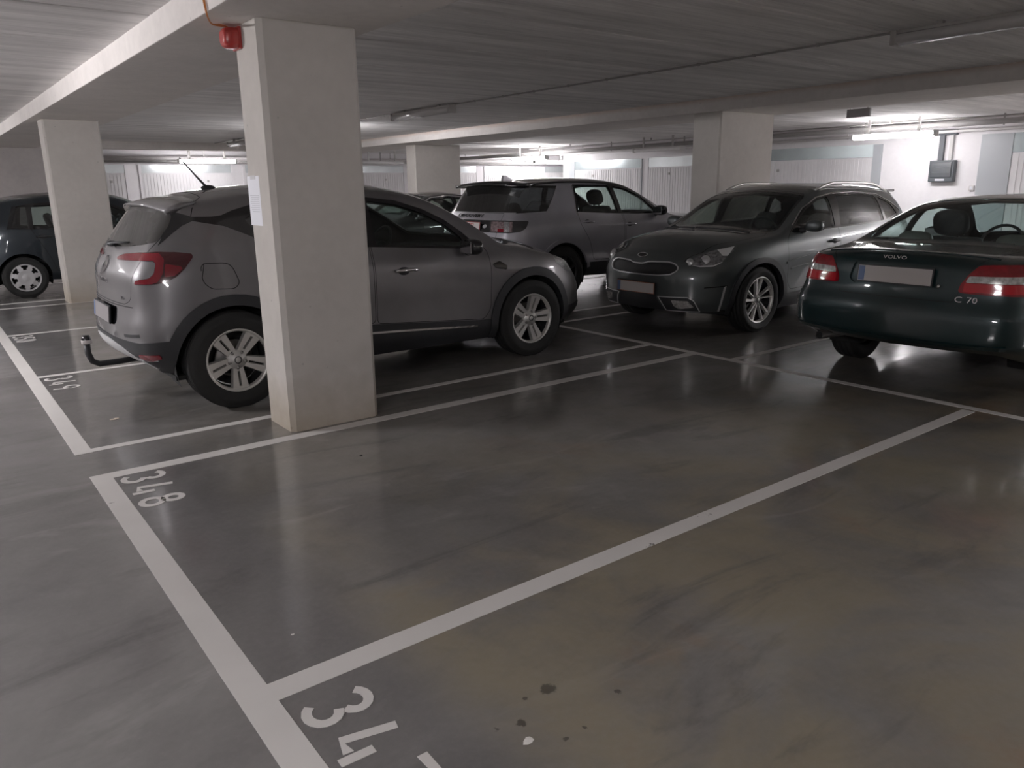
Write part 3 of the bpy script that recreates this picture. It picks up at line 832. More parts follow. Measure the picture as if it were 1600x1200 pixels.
# ================================================================== grey hatchback with the tow bar
def build_hatch():
    c = start('cap', CAP, 'car', 'grey hatchback parked behind the big square pillar, tow bar at its back')
    P = PAINT['cap']; xr, xf, R = .755, 3.394, .345
    ra = .395
    c.cut('clad', [(.8,.1),(3.4,.1),(3.4,.38),(2.8,.395),(1.83,.47),(.8,.52)], SIDE, sS)
    c.cut('rear_low', [(-.3,.1),(1.0,.1),(1.0,.53),(.82,.525),(.6,.508),(.3,.512),(-.3,.525)], RQ, sC)
    c.cut('front_low', [(2.1,.1),(3.2,.1),(3.2,.42),(2.75,.44),(2.1,.40)], FQ, sFC)
    c.cut('skid', fillet([(-.2,.2),(-.2,.50),(.22,.487),(.42,.455),(.54,.39),(.63,.2)], .05), REAR, sR, only=['rear_low'])
    # doors
    c.seam_cut('door_front', fillet([(1.845,.47),(2.86,.395),(2.93,.48),(2.945,.80),(2.93,.985),(2.70,1.12),(2.57,1.225),(2.38,1.318),(2.15,1.39),(1.845,1.425)], .04), SIDE, sS, gap=.005)
    c.seam_cut('door_rear', fillet([(1.835,.475),(1.835,1.425),(1.45,1.425),(1.14,1.405),(.92,1.31),(.98,1.12),(1.08,.90),(1.26,.66),(1.30,.50)], .05), SIDE, sS, gap=.005)
    c.cut('clad', [(1.2,.1),(3.0,.1),(3.0,.385),(2.8,.397),(1.83,.475),(1.2,.50)], SIDE, sS, only=['door_front', 'door_rear'])
    # tailgate and glass
    c.seam_cut('tailgate', fillet([(-.3,.75),(.50,.752),(.60,.79),(.63,.92),(.668,1.12),(.672,1.18),(.645,1.29),(.60,1.385),(-.3,1.43)], .04), REAR, sR, gap=.005)
    c.cut('black_trim', [(.36,1.145),(.43,1.25),(.50,1.36),(.606,1.324),(.725,1.322),(.79,1.329),(.87,1.36),(1.12,1.425),(1.5,1.438),(1.845,1.436),(2.15,1.40),(2.385,1.328),(2.58,1.235),(2.72,1.135),(2.86,1.005),(2.84,.985),(2.60,1.006),(1.845,1.06),(1.4,1.092),(1.0,1.16),(.89,1.212),(.79,1.258),(.69,1.278),(.60,1.297),(.53,1.268),(.46,1.22)], SIDE, lambda p, n: p.y > .5 and n.y > .1)
    c.cut('glass_rear', fillet([(-.3,1.118),(.25,1.122),(.55,1.146),(.668,1.165),(.650,1.26),(.618,1.34),(.58,1.375),(.25,1.402),(-.3,1.408)], .02), REAR, sR)
    c.cut('glass_front', fillet([(1.90,1.072),(2.30,1.046),(2.60,1.026),(2.72,1.02),(2.70,1.09),(2.575,1.195),(2.38,1.293),(2.165,1.365),(1.90,1.402)], .02), SIDE, lambda p, n: p.y > .5 and n.y > .1)
    c.cut('glass_back', fillet([(1.0,1.20),(1.4,1.118),(1.80,1.088),(1.80,1.405),(1.4,1.408),(1.1,1.37),(.93,1.30)], .03), SIDE, lambda p, n: p.y > .5 and n.y > .1)
    c.cut('windshield', fillet([(3.32,-.2),(3.30,.25),(3.20,.52),(3.06,.70),(2.98,.70),(2.72,.665),(2.40,.62),(2.10,.585),(2.13,.3),(2.15,-.2)], .03), TOP, sT)
    # lights
    tl = fillet([(.30,1.055),(.42,1.082),(.602,1.099),(.744,1.106),(.863,1.101),(.949,1.088),(.958,1.066),(.92,.995),(.875,.944),(.826,.918),(.762,.902),(.607,.90),(.618,.925),(.715,.94),(.745,.968),(.752,1.03),(.735,1.047),(.626,1.049),(.32,1.038)], .012, 3)
    c.cut('tail_dark', tl, RQ, sC)
    c.cut('tail_red', fillet([(.30,1.053),(.42,1.08),(.60,1.095),(.76,1.098),(.80,1.06),(.80,.97),(.77,.915),(.73,.902),(.607,.902),(.618,.923),(.715,.938),(.747,.968),(.754,1.03),(.735,1.05),(.626,1.051),(.32,1.040)], .01, 2), RQ, sC, only=['tail_dark'])
    c.cut('tail_bright', fillet([(.81,1.03),(.90,1.01),(.91,.995),(.865,.95),(.81,.945)], .01, 2), RQ, sC, only=['tail_dark'])
    c.cut('recess', fillet([(-.3,.595),(.33,.60),(.37,.63),(.34,.725),(-.3,.73)], .02), REAR, sR)
    c.cut('reflector', fillet([(.56,.425),(.66,.428),(.735,.432),(.745,.405),(.66,.385),(.555,.395)], .012), RQ, sC)
    c.cut('head', fillet([(2.06,.872),(2.24,.83),(2.42,.78),(2.40,.70),(2.20,.72),(2.05,.82)], .02), FQ, sFC)
    c.cut('vent', fillet([(2.961,.857),(3.034,.879),(3.113,.833),(3.099,.801),(2.991,.82)], .01), SIDE, sS)
    for x in (xr, xf):
        c.cut('arch_clad%d' % (x > 2), circ(x, R-.01, .470, 40), SIDE, sS)
        c.cut('arch', circ(x, R-.01, ra, 40), SIDE, lambda p, n: p.y > .3 and p.z < .9)
    # meshes
    body = c.panel('body_shell', {None: 0, 'seam': 1}, [P, SEAM])
    sided(c, 'sill_cladding', ['clad'], BLKP, .006, .02)
    c.panel('rear_bumper', ['rear_low'], BLKP, .006, .02)
    sk = c.panel('skid_plate', ['skid'], SILVER, .012, .02, label='silver skid plate')
    c.panel('front_bumper', ['front_low'], BLKP, .006, .02)
    for q in '01': sided(c, 'wheel_arch_trim', ['arch_clad'+q], BLKP, .014, .05)
    df = sided(c, 'front_door', ['door_front'], P); dr = sided(c, 'rear_door', ['door_rear'], P)
    sided(c, 'window_trim', ['black_trim'], GLOSSB, .001, .02)
    sided(c, 'door_window', ['glass_front'], GLASS, -.004, 0, df); sided(c, 'door_window', ['glass_back'], GLASSD, -.004, 0, dr)
    tg = c.panel('tailgate', ['tailgate'], P)
    c.panel('rear_window', ['glass_rear'], GLASSQ, -.002, 0, parent=tg)
    c.panel('windshield', ['windshield'], GLASS, -.003, 0)
    for o in sided(c, 'tail_light', {'tail_dark': 0, 'tail_red': 1, 'tail_bright': 2}, [RED, REDB, REDB], .006, .03): o['label'] = 'red C-shaped tail light'
    c.panel('plate_recess', ['recess'], GLOSSB, -.012, .0)
    for o in sided(c, 'rear_reflector', ['reflector'], REDB, .012, .02): o['label'] = 'red reflector'
    sided(c, 'headlight', ['head'], LAMPS, .002, .02)
    sided(c, 'fender_vent', ['vent'], GLOSSB, .006, .02)
    lining(c, ('glass_rear', 'glass_front', 'glass_back', 'windshield', 'arch', 'arch_clad0', 'arch_clad1'))
    wheels(c, xr, xf, R, .222, .215, .886, 'twin', [ALLOY, ALLOYD, BOLT, DISC])
    underbody(c, xr, xf, R-.01, ra+.006, 4.2, yw=.80)
    cabin(c, 4.2, 1.95, .30, 1.05, 2.85, 1.0, .37)
    mirrors(c, 2.70, .965, 1.02, GLOSSB, .9)
    for i, sg in enumerate((1, -1)):
        handle(c, 2.115, .865, P, df[i], sg, CHROME)
    # chrome strip on the sill, reflector trim, seams
    ribbon(c, 'sill_trim', [(1.45,.425),(1.965,.398),(2.78,.350)], .016, CHROME, off=.010, thick=.006)
    ribbon(c, 'fuel_flap', fillet([(.573,1.024),(.770,1.016),(.812,.88),(.775,.843),(.625,.850),(.575,.90)], .05)+[(.60,1.0235)], .005, SEAM, side='R')
    ribbon(c, 'bumper_seam', [(-.62,.742),(-.3,.738),(0,.737),(.3,.738),(.62,.742)], .006, SEAM, side='L', kind='rear')
    ribbon(c, 'bumper_vent', [(.50,.545),(.60,.55),(.70,.56)], .022, BLKP, kind='rear')
    ribbon(c, 'roof_seam', [(.74,0),(.73,.35),(.72,.49),(.66,.58),(.60,.655)], .006, SEAM, kind='top')
    # roof spoiler
    b = MB(); n = 25; vs = []; fs = []
    for i in range(n):
        y = -.625+1.25*i/(n-1); q = (abs(y)/.625)
        yc = min(abs(y), .60)
        fl, fn = c.top_pt(.60, yc*.96)
        zt = 1.432-.050*q**2.6
        xr_ = .375+.075*q**2.2
        vs += [(.66, y*.985, fl.z+.010), (.54, y, fl.z-.002), (xr_, y, zt-.018), (xr_+.004, y, zt-.034), (.50, y*.99, zt-.05), (.62, y*.97, fl.z-.02)]
    for i in range(n-1):
        for k in range(6): fs.append((i*6+k, i*6+(k+1) % 6, i*6+6+(k+1) % 6, i*6+6+k))
    fs += [tuple(range(6)), tuple((n-1)*6+k for k in range(6))]
    b.add(vs, fs, 0, True); sp = b.build('roof_spoiler', P, c.root)
    # antenna
    b = MB(); b.ell((.93, 0, 1.515), (.055, .02, .022)); b.tube([(.92, 0, 1.52), (.86, 0, 1.59), (.745, 0, 1.735)], [.011, .007, .0045], 8)
    b.build('antenna', BLKP, c.root)
    # rear wiper
    l, nn = c.rear_pt(.0, 1.12)
    b = MB(); b.ell((l.x-.02, 0, 1.135), (.035, .05, .022)); b.tube([(l.x-.03, 0, 1.135), (l.x-.035, -.15, 1.15), (l.x+.02, -.38, 1.16)], [.012, .009, .006], 8)
    b.build('rear_wiper', BLKP, tg)
    # plate, badge, letters
    l, nn = rear_c(c, 0, .66); plate(c, Vector((l.x, 0, .66)), Vector((-1, 0, .10)).normalized(), None, base=PLATE2)
    l, nn = rear_c(c, 0, .985)
    b = MB(); fr = ((0, 0, 0), (1, 0, 0), (0, 1, 0), (0, 0, 1))
    do = [(0, .075), (.050, 0), (0, -.075), (-.050, 0)]; di = [(0, .042), (.026, 0), (0, -.042), (-.026, 0)]
    vs = []
    for z, pp in ((.0, do), (.014, [(u*.9, v*.9) for u, v in do]), (.010, di), (.0, di)): vs += [(u, v, z) for u, v in pp]
    fs = [(r*4+k, r*4+(k+1) % 4, r*4+4+(k+1) % 4, r*4+4+k) for r in range(3) for k in range(4)]
    b.add(vs, fs); o = b.build('badge', CHROME, tg); put(o, frame_on(l+nn*.004, nn)); o['label'] = 'chrome diamond badge'
    l, nn = rear_c(c, 0, .885); letters(c, 'model_lettering', 'C A P T U R', l, nn, .042, CHROME, sx=1.15)
    l, nn = rear_c(c, -.47, .795); letters(c, 'trim_lettering', 'TCe', l, nn, .03, CHROME)
    # tow bar
    b = MB()
    b.tube([(.45, 0, .29), (.15, 0, .275), (.02, 0, .275), (-.025, 0, .30), (-.045, 0, .36), (-.045, 0, .43)], .022, 12)
    o = b.build('tow_bar', BLKP, c.root)
    b = MB(); b.lathe([(0, .035), (.022, .033), (.030, .016), (.033, 0)], 20, 'z', (-.045, 0, .462), 0); b.lathe([(.034, .0), (.034, -.028), (.0, -.030)], 20, 'z', (-.045, 0, .462), 1)
    b.build('ball_cap', [GLOSSB, PLATEW], o)
    # shark skin stops: chrome line under each reflector
    ribbon(c, 'reflector_trim', [(.56,.388),(.64,.381),(.735,.392)], .008, CHROME, kind='rear', off=.012)
    return c

# ================================================================== graphite crossover facing the camera
def build_crossover():
    c = start('nir', NIR, 'car', 'graphite crossover with roof rails parked nose out, headlights facing the empty bay')
    P = PAINT['nir']; xr, xf, R = .755, 3.455, .335; ra = .385
    def sh(pts): return [(x, y-.05, z) for x, y, z in pts]
    c.cut('clad', [(.8,.1),(3.4,.1),(3.4,.36),(.8,.40)], SIDE, sS)
    c.cut('low', [(-.3,.1),(.2,.1),(.66,.1),(.9,.1),(.9,.26),(.62,.242),(.32,.262),(.245,.402),(-.3,.405)], REAR, sF)
    c.cut('low', [(2.3,.1),(3.0,.1),(3.0,.243),(2.3,.243)], FQ, sFC)
    c.cut('rear_low', [(-.3,.1),(1.0,.1),(1.0,.50),(-.3,.50)], RQ, sC)
    c.seam_cut('hood', fillet([(4.6,-.2),(4.6,.44),(4.12,.50),(3.95,.56),(3.66,.70),(3.25,.735),(3.16,.70),(3.42,.55),(3.60,.25),(3.62,-.2)], .02), TOP, lambda p, n: n.z > .25 and p.x > 2.9 and p.z > .74, gap=.004)
    c.seam_cut('door_front', fillet([(2.06,.42),(2.96,.40),(3.03,.50),(3.03,.90),(2.93,.985),(2.80,1.075),(2.575,1.208),(2.29,1.315),(2.06,1.355)], .04), SIDE, sS, gap=.005)
    c.seam_cut('door_rear', fillet([(2.05,.42),(2.05,1.355),(1.5,1.37),(1.07,1.34),(1.0,1.30),(1.02,1.05),(1.12,.78),(1.26,.55),(1.30,.42)], .04), SIDE, sS, gap=.005)
    up = lambda p, n: p.y > .5 and n.y > .1
    c.cut('black_trim', [(2.90,1.0),(2.80,1.085),(2.575,1.22),(2.291,1.326),(1.98,1.37),(1.527,1.38),(1.032,1.346),(.765,1.243),(.56,1.15),(.64,1.11),(.9,1.05),(1.479,1.020),(1.989,1.006),(2.40,.995),(2.86,.98)], SIDE, up)
    c.cut('glass_front', fillet([(2.10,1.015),(2.45,1.005),(2.72,1.0),(2.78,1.075),(2.56,1.20),(2.285,1.305),(2.10,1.34)], .02), SIDE, up)
    c.cut('glass_back', fillet([(1.05,1.048),(1.479,1.035),(2.0,1.02),(1.93,1.355),(1.527,1.362),(1.10,1.335)], .02), SIDE, up)
    c.cut('glass_quarter', fillet([(.70,1.12),(1.0,1.055),(1.04,1.32),(.80,1.235)], .02), SIDE, up)
    c.cut('ws_frame', fillet([(3.62,-.2),(3.58,.25),(3.42,.54),(3.17,.69),(3.0,.72),(2.73,.672),(2.44,.63),(2.35,.58),(2.38,.3),(2.40,-.2)], .02), TOP, sT)
    c.cut('windshield', fillet([(3.56,-.2),(3.52,.25),(3.36,.51),(3.14,.66),(3.0,.695),(2.73,.648),(2.45,.606),(2.40,.57),(2.43,.3),(2.45,-.2)], .02), TOP, sT, only=['ws_frame'])
    c.cut('glass_rear', fillet([(-.3,1.10),(.56,1.12),(.55,1.32),(.5,1.345),(-.3,1.37)], .03), REAR, sR)
    gr = fillet([(-.2,.597),(.10,.597),(.28,.60),(.40,.613),(.458,.650),(.466,.688),(.43,.722),(.36,.742),(.25,.741),(.14,.738),(.06,.717),(-.2,.715)], .018)
    c.cut('grille_trim', gr, REAR, sF)
    c.cut('grille', inset(gr, .011), REAR, sF, only=['grille_trim'])
    hl = fillet(fq(sh([(4.151,.556,.747),(4.042,.584,.795),(3.887,.667,.850),(3.698,.760,.886),(3.77,.80,.845),(3.839,.777,.800),(3.927,.780,.737),(4.013,.746,.703),(4.108,.660,.698),(4.152,.591,.714)])), .008, 2)
    c.cut('head', hl, FQ, sFC)
    c.cut('head_strip', [(p[0], p[1]) for p in fq(sh([(4.16,.56,.716),(4.108,.66,.708),(4.013,.746,.714),(3.93,.79,.745),(3.92,.80,.73),(4.013,.77,.69),(4.108,.68,.68),(4.17,.58,.70)]))], FQ, sFC, only=['head'])
    c.cut('head_tip', fq(sh([(3.887,.667,.87),(3.69,.760,.90),(3.839,.777,.80),(3.87,.74,.80)])), FQ, sFC, only=['head'])
    fn = fillet(fq(sh([(4.321,.308,.396),(4.271,.463,.398),(4.199,.599,.402),(4.158,.646,.370),(4.079,.670,.248),(4.260,.380,.250)])), .008, 2)
    c.cut('fog_frame', fn, FQ, sFC); c.cut('fog_recess', inset(fn, .009), FQ, sFC, only=['fog_frame'])
    c.cut('fog', fillet(fq(sh([(4.274,.450,.364),(4.196,.599,.362),(4.142,.637,.300),(4.220,.516,.277),(4.249,.472,.303)])), .01, 2), FQ, sFC)
    cu = fq(sh([(4.098,.717,.500),(3.916,.835,.512),(3.95,.79,.257),(4.05,.70,.257)]))
    c.cut('curtain_line', fq(sh([(4.098,.717,.502),(3.90,.842,.516),(3.90,.842,.505),(4.10,.717,.492)])), FQ, sFC)
    c.cut('curtain_trim', fq(sh([(3.916,.842,.512),(3.95,.80,.257),(3.965,.79,.257),(3.935,.83,.50)])), FQ, sFC)
    for x in (xr, xf):
        c.cut('arch_clad%d' % (x > 2), circ(x, R-.01, .440, 40), SIDE, sS)
        c.cut('arch', circ(x, R-.01, ra, 40), SIDE, lambda p, n: p.y > .3 and p.z < .9)
    c.panel('body_shell', {None: 0, 'seam': 1, 'curtain_line': 1}, [P, SEAM])
    sided(c, 'sill_cladding', ['clad'], BLKP, .006, .02); c.panel('rear_bumper', ['rear_low'], BLKP, .006, .02)
    fb = c.panel('lower_grille', ['low'], BLKP, -.004, .03)
    for q in '01': sided(c, 'wheel_arch_trim', ['arch_clad'+q], BLKP, .012, .05)
    c.panel('hood', ['hood'], P)
    df = sided(c, 'front_door', ['door_front'], P); dr = sided(c, 'rear_door', ['door_rear'], P)
    sided(c, 'window_trim', ['black_trim'], GLOSSB, .001, .02)
    sided(c, 'door_window', ['glass_front'], GLASS, -.004, 0, df); sided(c, 'door_window', ['glass_back'], GLASSD, -.004, 0, dr)
    sided(c, 'quarter_window', ['glass_quarter'], GLASSD, -.004, 0)
    c.panel('windshield_frame', ['ws_frame'], GLOSSB, -.001, .02)
    c.panel('windshield', ['windshield'], GLASS, -.003, 0); c.panel('rear_window', ['glass_rear'], GLASSD, -.003, 0)
    g = c.panel('grille', ['grille'], pbr('grille_mesh_black', (.006,.006,.007), .6), -.012, .02, label='black mesh grille')
    c.panel('grille_surround', ['grille_trim'], SATIN, .006, .02, parent=g, label='chrome grille surround')
    hs = sided(c, 'headlight', {'head': 0, 'head_strip': 1, 'head_tip': 1}, [HEADL, pbr('headlight_strip', (.75,.75,.76), .25, .2)], .003, .03)
    for i, sg in enumerate((1, -1)):
        for (yy, zz, r) in ((.535, .742, .034), (.640, .762, .044)):
            l, n = c.hit((6, yy, zz), Vector((-1, 0, 0)))
            b = MB(); b.lathe([(0, .012), (r*.5, .010), (r*.7, .003), (r, .006), (r*1.1, .001), (r*1.1, -.01)], 22, 'z')
            o = b.build('headlight_bulb', SATIN, hs[i]); n2 = Vector((n.x, n.y*sg, n.z)); l2 = Vector((l.x, l.y*sg, l.z)); put(o, frame_on(l2+n2*.004, (n2+Vector((.8, 0, 0))).normalized()))
    fr = sided(c, 'fog_light_surround', {'fog_frame': 0, 'fog_recess': 1}, [SILVER, BLKP], .003, .02)
    sided(c, 'fog_light', ['fog'], CLEAR, .006, .02, fr)
    sided(c, 'bumper_blade', ['curtain_trim'], SILVER, .006, .02)
    lining(c, ('glass_rear', 'glass_front', 'glass_back', 'glass_quarter', 'windshield', 'arch', 'arch_clad0', 'arch_clad1'))
    wheels(c, xr, xf, R, .235, .215, .884, 'turbine', [ALLOY, ALLOYD, BOLT, DISC])
    underbody(c, xr, xf, R-.01, ra+.006, 4.3, yw=.80)
    cabin(c, 4.3, 2.1, .28, 1.15, 3.02, .98, .37, back=.56)
    mirrors(c, 2.70, .955, 1.05, P, .85)
    for i, sg in enumerate((1, -1)):
        handle(c, 2.19, .865, P, df[i], sg, P); handle(c, 1.30, .885, P, dr[i], sg, P)
    for sg in (1, -1):
        b = MB(); pts = []
        for k in range(15):
            t = k/14; x = .62+t*1.55; l, n = c.top_pt(x, .60)
            pts.append((x, sg*.60, l.z+.05*min(1, 5*t, 5*(1-t))-.004))
        b.tube(pts, .016, 8); b.build('roof_rail', ALLOY if sg > 0 else ALLOY, c.root)
    sides = [(2.86,1.055),(2.80,1.088),(2.575,1.224),(2.291,1.33),(1.98,1.374),(1.527,1.384),(1.032,1.35),(.765,1.247),(.57,1.155)]
    ribbon(c, 'window_chrome', sides, .014, CHROME, thick=.004)
    ribbon(c, 'door_crease', [(3.06,.685),(2.6,.745),(2.2,.79),(1.6,.825),(1.0,.84)], .022, P, thick=.010, off=0)
    ribbon(c, 'door_crease', [(2.98,.62),(2.5,.66),(2.0,.69)], .018, P, thick=.007, off=0)
    l, n = front_c(c, .0, .79)
    b = MB(); b.lathe([(.9, 0), (1.0, .006), (1.1, 0)], 28, 'z'); b.v = [(x*.062, y*.028, z) for x, y, z in b.v]
    m2 = MB(); m2.add(b.v, b.f, 0, True); m2.prism([(.052*math.cos(a*PI/12), .022*math.sin(a*PI/12)) for a in range(24)], ((0,0,0),(1,0,0),(0,1,0),(0,0,1)), -.002, .002, 1)
    o = m2.build('badge', [CHROME, GLOSSB], c.root); put(o, frame_on(l+n*.004, n)); o['label'] = 'oval chrome badge'
    l, n = front_c(c, 0, .47); plate(c, l, Vector((1, 0, .02)).normalized(), None, border=PLATEO, base=PLATE)
    # spoiler lip over the rear window
    b = MB(); b.box((.33, -.56, 1.365), (.56, .56, 1.395), bev=.012); b.build('roof_spoiler', GLOSSB, c.root)
    # wipers
    for y0, y1 in ((.62, .02), (.02, -.52)):
        pts = []
        for k in range(8):
            t = k/7; y = y0+(y1-y0)*t; l, n = c.top_pt(3.50-.34*abs(y)**1.6-.03*t, y); pts.append((l.x, y, l.z+.012))
        b = MB(); b.tube(pts, .008, 6); b.build('wiper', BLKP, c.root)
    return c

# ================================================================== silver grey off-roader, back to the camera
def build_offroader():
    c = start('dis', DIS, 'car', 'tall silver grey off-roader, its rear window and tail light showing over the hatchback bonnet')
    P = PAINT['dis']; xr, xf, R = .97, 3.711, .36; ra = .42
    S = c.sz
    c.cut('clad', [(.8,.1),(3.8,.1),(3.8,.46),(.8,.48)], SIDE, sS)
    c.cut('rear_low', [(-.3,.1),(1.2,.1),(1.2,.56),(-.3,.56)], RQ, sC)
    c.cut('roof', [(.3,-.2),(.3,.62),(.6,.66),(1.9,.69),(2.5,.74),(2.62,.70),(2.5,.3),(2.52,-.2)], TOP, lambda p, n: n.z > .45 and p.z > 1.35)
    c.seam_cut('door_front', fillet([(2.10,.50),(3.18,.50),(3.24,.70),(3.22,1.03),(2.90,1.12),(2.57,1.335),(2.30,1.44),(2.10,1.475)], .05), SIDE, sS, gap=.005)
    c.seam_cut('door_rear', fillet([(2.08,.50),(2.08,1.475),(1.31,1.49),(1.25,1.16),(1.25,1.0),(1.42,.75),(1.50,.50)], .05), SIDE, sS, gap=.005)
    up = lambda p, n: p.y > .45 and n.y > .1
    # wrap-round dark glass at the back
    c.cut('quarter_glass', [(.30,1.155),(.722,1.172),(.80,1.25),(1.02,1.49),(.52,1.505),(.40,1.33)], SIDE, lambda p, n: p.y > .60 and n.y > .05)
    c.cut('glass_rear', fillet([(-.3,1.165),(.60,1.165),(.80,1.165),(.74,1.33),(.66,1.49),(.55,1.50),(-.3,1.525)], .02), REAR, lambda p, n: p.x < 1.0 and n.x < -.12)
    c.cut('black_trim', [(1.235,1.15),(1.30,1.505),(1.96,1.498),(2.30,1.455),(2.57,1.35),(2.90,1.13),(2.88,1.085),(2.40,1.09),(1.8,1.115)], SIDE, up)
    c.cut('glass_back', fillet([(1.27,1.155),(2.02,1.118),(1.95,1.48),(1.325,1.488)], .02), SIDE, up)
    c.cut('glass_front', fillet([(2.09,1.112),(2.45,1.105),(2.82,1.108),(2.56,1.325),(2.285,1.435),(2.03,1.474)], .02), SIDE, up)
    c.cut('windshield', fillet([(3.32,-.2),(3.28,.4),(3.14,.72),(2.90,.70),(2.55,.655),(2.42,.60),(2.45,-.2)], .02), TOP, sT)
    c.seam_cut('tailgate', fillet([(-.3,.74),(.52,.74),(.585,.80),(.585,1.05),(.585,1.158),(-.3,1.16)], .03), REAR, sR, gap=.005)
    c.cut('tail_smoke', fillet([(.38,1.064),(.62,1.066),(.76,1.062),(.876,1.060),(.90,1.05),(.872,.97),(.80,.925),(.66,.912),(.38,.915)], .02), RQ, sC)
    c.cut('black_panel', [(-.3,1.066),(.45,1.066),(.45,.915),(-.3,.915)], REAR, sR, exclude=['tail_smoke'])
    c.cut('tail_clear', [(.40,1.05),(.70,1.05),(.70,.925),(.40,.928)], RQ, sC, only=['tail_smoke'])
    c.cut('tail_red', [(.50,.965),(.585,.965),(.585,.925),(.50,.925)], RQ, sC, only=['tail_clear'])
    c.cut('tail_white', [(.585,1.05),(.66,1.05),(.66,.93),(.60,.93)], RQ, sC, only=['tail_clear'])
    for x in (xr, xf): c.cut('arch', circ(x, R-.02, ra, 40), SIDE, lambda p, n: p.y > .3 and p.z < .95)
    c.panel('body_shell', {None: 0, 'seam': 1}, [P, SEAM])
    sided(c, 'sill_cladding', ['clad'], BLKP, .004, .02); c.panel('rear_bumper', ['rear_low'], BLKP, .004, .02)
    c.panel('roof_panel', ['roof'], GLOSSB, .001, .01, label='black roof')
    df = sided(c, 'front_door', ['door_front'], P); dr = sided(c, 'rear_door', ['door_rear'], P)
    sided(c, 'window_trim', ['black_trim'], GLOSSB, .001, .02)
    sided(c, 'door_window', ['glass_front'], GLASSR, -.004, 0, df); sided(c, 'door_window', ['glass_back'], GLASSD if False else GLASS, -.004, 0, dr)
    sided(c, 'quarter_window', ['quarter_glass'], GLASSK, .002, .02)
    tg = c.panel('tailgate', {'tailgate': 0, 'black_panel': 1}, [P, GLOSSB])
    c.panel('rear_window', ['glass_rear'], GLASSK, .0, 0, parent=tg); c.panel('windshield', ['windshield'], GLASS, -.003, 0)
    sided(c, 'tail_light', {'tail_smoke': 0, 'tail_clear': 1, 'tail_red': 2, 'tail_white': 3}, [SMOKE, pbr('tail_pale_lens', (.20,.15,.155), .12, coat=1.0, noise=(30, .5)), REDB, LAMPS], .004, .03)
    lining(c, ('glass_rear', 'glass_front', 'glass_back', 'quarter_glass', 'windshield', 'arch'))
    wheels(c, xr, xf, R, .24, .235, .925, 'seven', [ALLOYD, ALLOYD, BOLT, DISC])
    underbody(c, xr, xf, R-.02, ra+.006, 4.55, yw=.84, zb=.30)
    cabin(c, 4.5, 2.5, .48, 1.55, 3.12, 1.02, .37, back=.66)
    mirrors(c, 2.74, .99, 1.13, GLOSSB, .95)
    for i, sg in enumerate((1, -1)):
        handle(c, 2.20, .955, P, df[i], sg, P); handle(c, 1.40, 1.015, P, dr[i], sg, P)
    ribbon(c, 'pillar_chrome', [(1.285,1.50),(1.222,1.145),(1.245,1.10)], .010, CHROME, thick=.004)
    ribbon(c, 'arch_edge', [(xr+(ra+.03)*math.cos(a*PI/20), R-.02+(ra+.03)*math.sin(a*PI/20)) for a in range(1, 20)], .05, P, thick=.010)
    b = MB(); n = 21; vs = []; fs = []
    for i in range(n):
        y = -.70+1.40*i/(n-1); q = abs(y)/.70
        fl, fn = c.top_pt(.64, min(abs(y), .62)*.97)
        zt = fl.z-.004; xe = .285+.05*q**2.5
        vs += [(.70, y*.96, fl.z+.006), (.52, y, fl.z+.004), (xe, y, zt-.012), (xe+.006, y, zt-.05), (.50, y*.98, zt-.055), (.66, y*.94, zt-.05)]
    for i in range(n-1):
        for k in range(6): fs.append((i*6+k, i*6+(k+1) % 6, i*6+6+(k+1) % 6, i*6+6+k))
    fs += [tuple(range(6)), tuple((n-1)*6+k for k in range(6))]
    b.add(vs, fs, 0, True); b.build('roof_spoiler', GLOSSB, c.root)
    b = MB(); l, nn = c.top_pt(.72, 0)
    b.prism([(-.10, 0), (.10, 0), (-.05, .075), (-.085, .075)], ((.74, -.025, l.z-.01), (1,0,0), (0,0,1), (0,1,0)), 0, .05, top=[(-.10, 0), (.10, 0), (-.05, .075), (-.085, .075)])
    b.build('shark_fin_antenna', P, c.root)
    l, nn = rear_c(c, .08, 1.115); letters(c, 'model_lettering', 'DISCOVERY', l, nn, .065, GLOSSB, sx=1.75)
    l, nn = rear_c(c, 0, .985); plate(c, l, Vector((-1, 0, .12)).normalized(), '1 777', blue=False, border=PLATER, base=PLATEW)
    l, nn = rear_c(c, -.335, .988)
    b = MB(); b.prism([(.042*math.cos(a*PI/12), .026*math.sin(a*PI/12)) for a in range(24)], ((0,0,0),(1,0,0),(0,1,0),(0,0,1)), 0, .004)
    o = b.build('badge', SILVER, tg); put(o, frame_on(l+nn*.003, nn)); o['label'] = 'small oval badge'
    return c

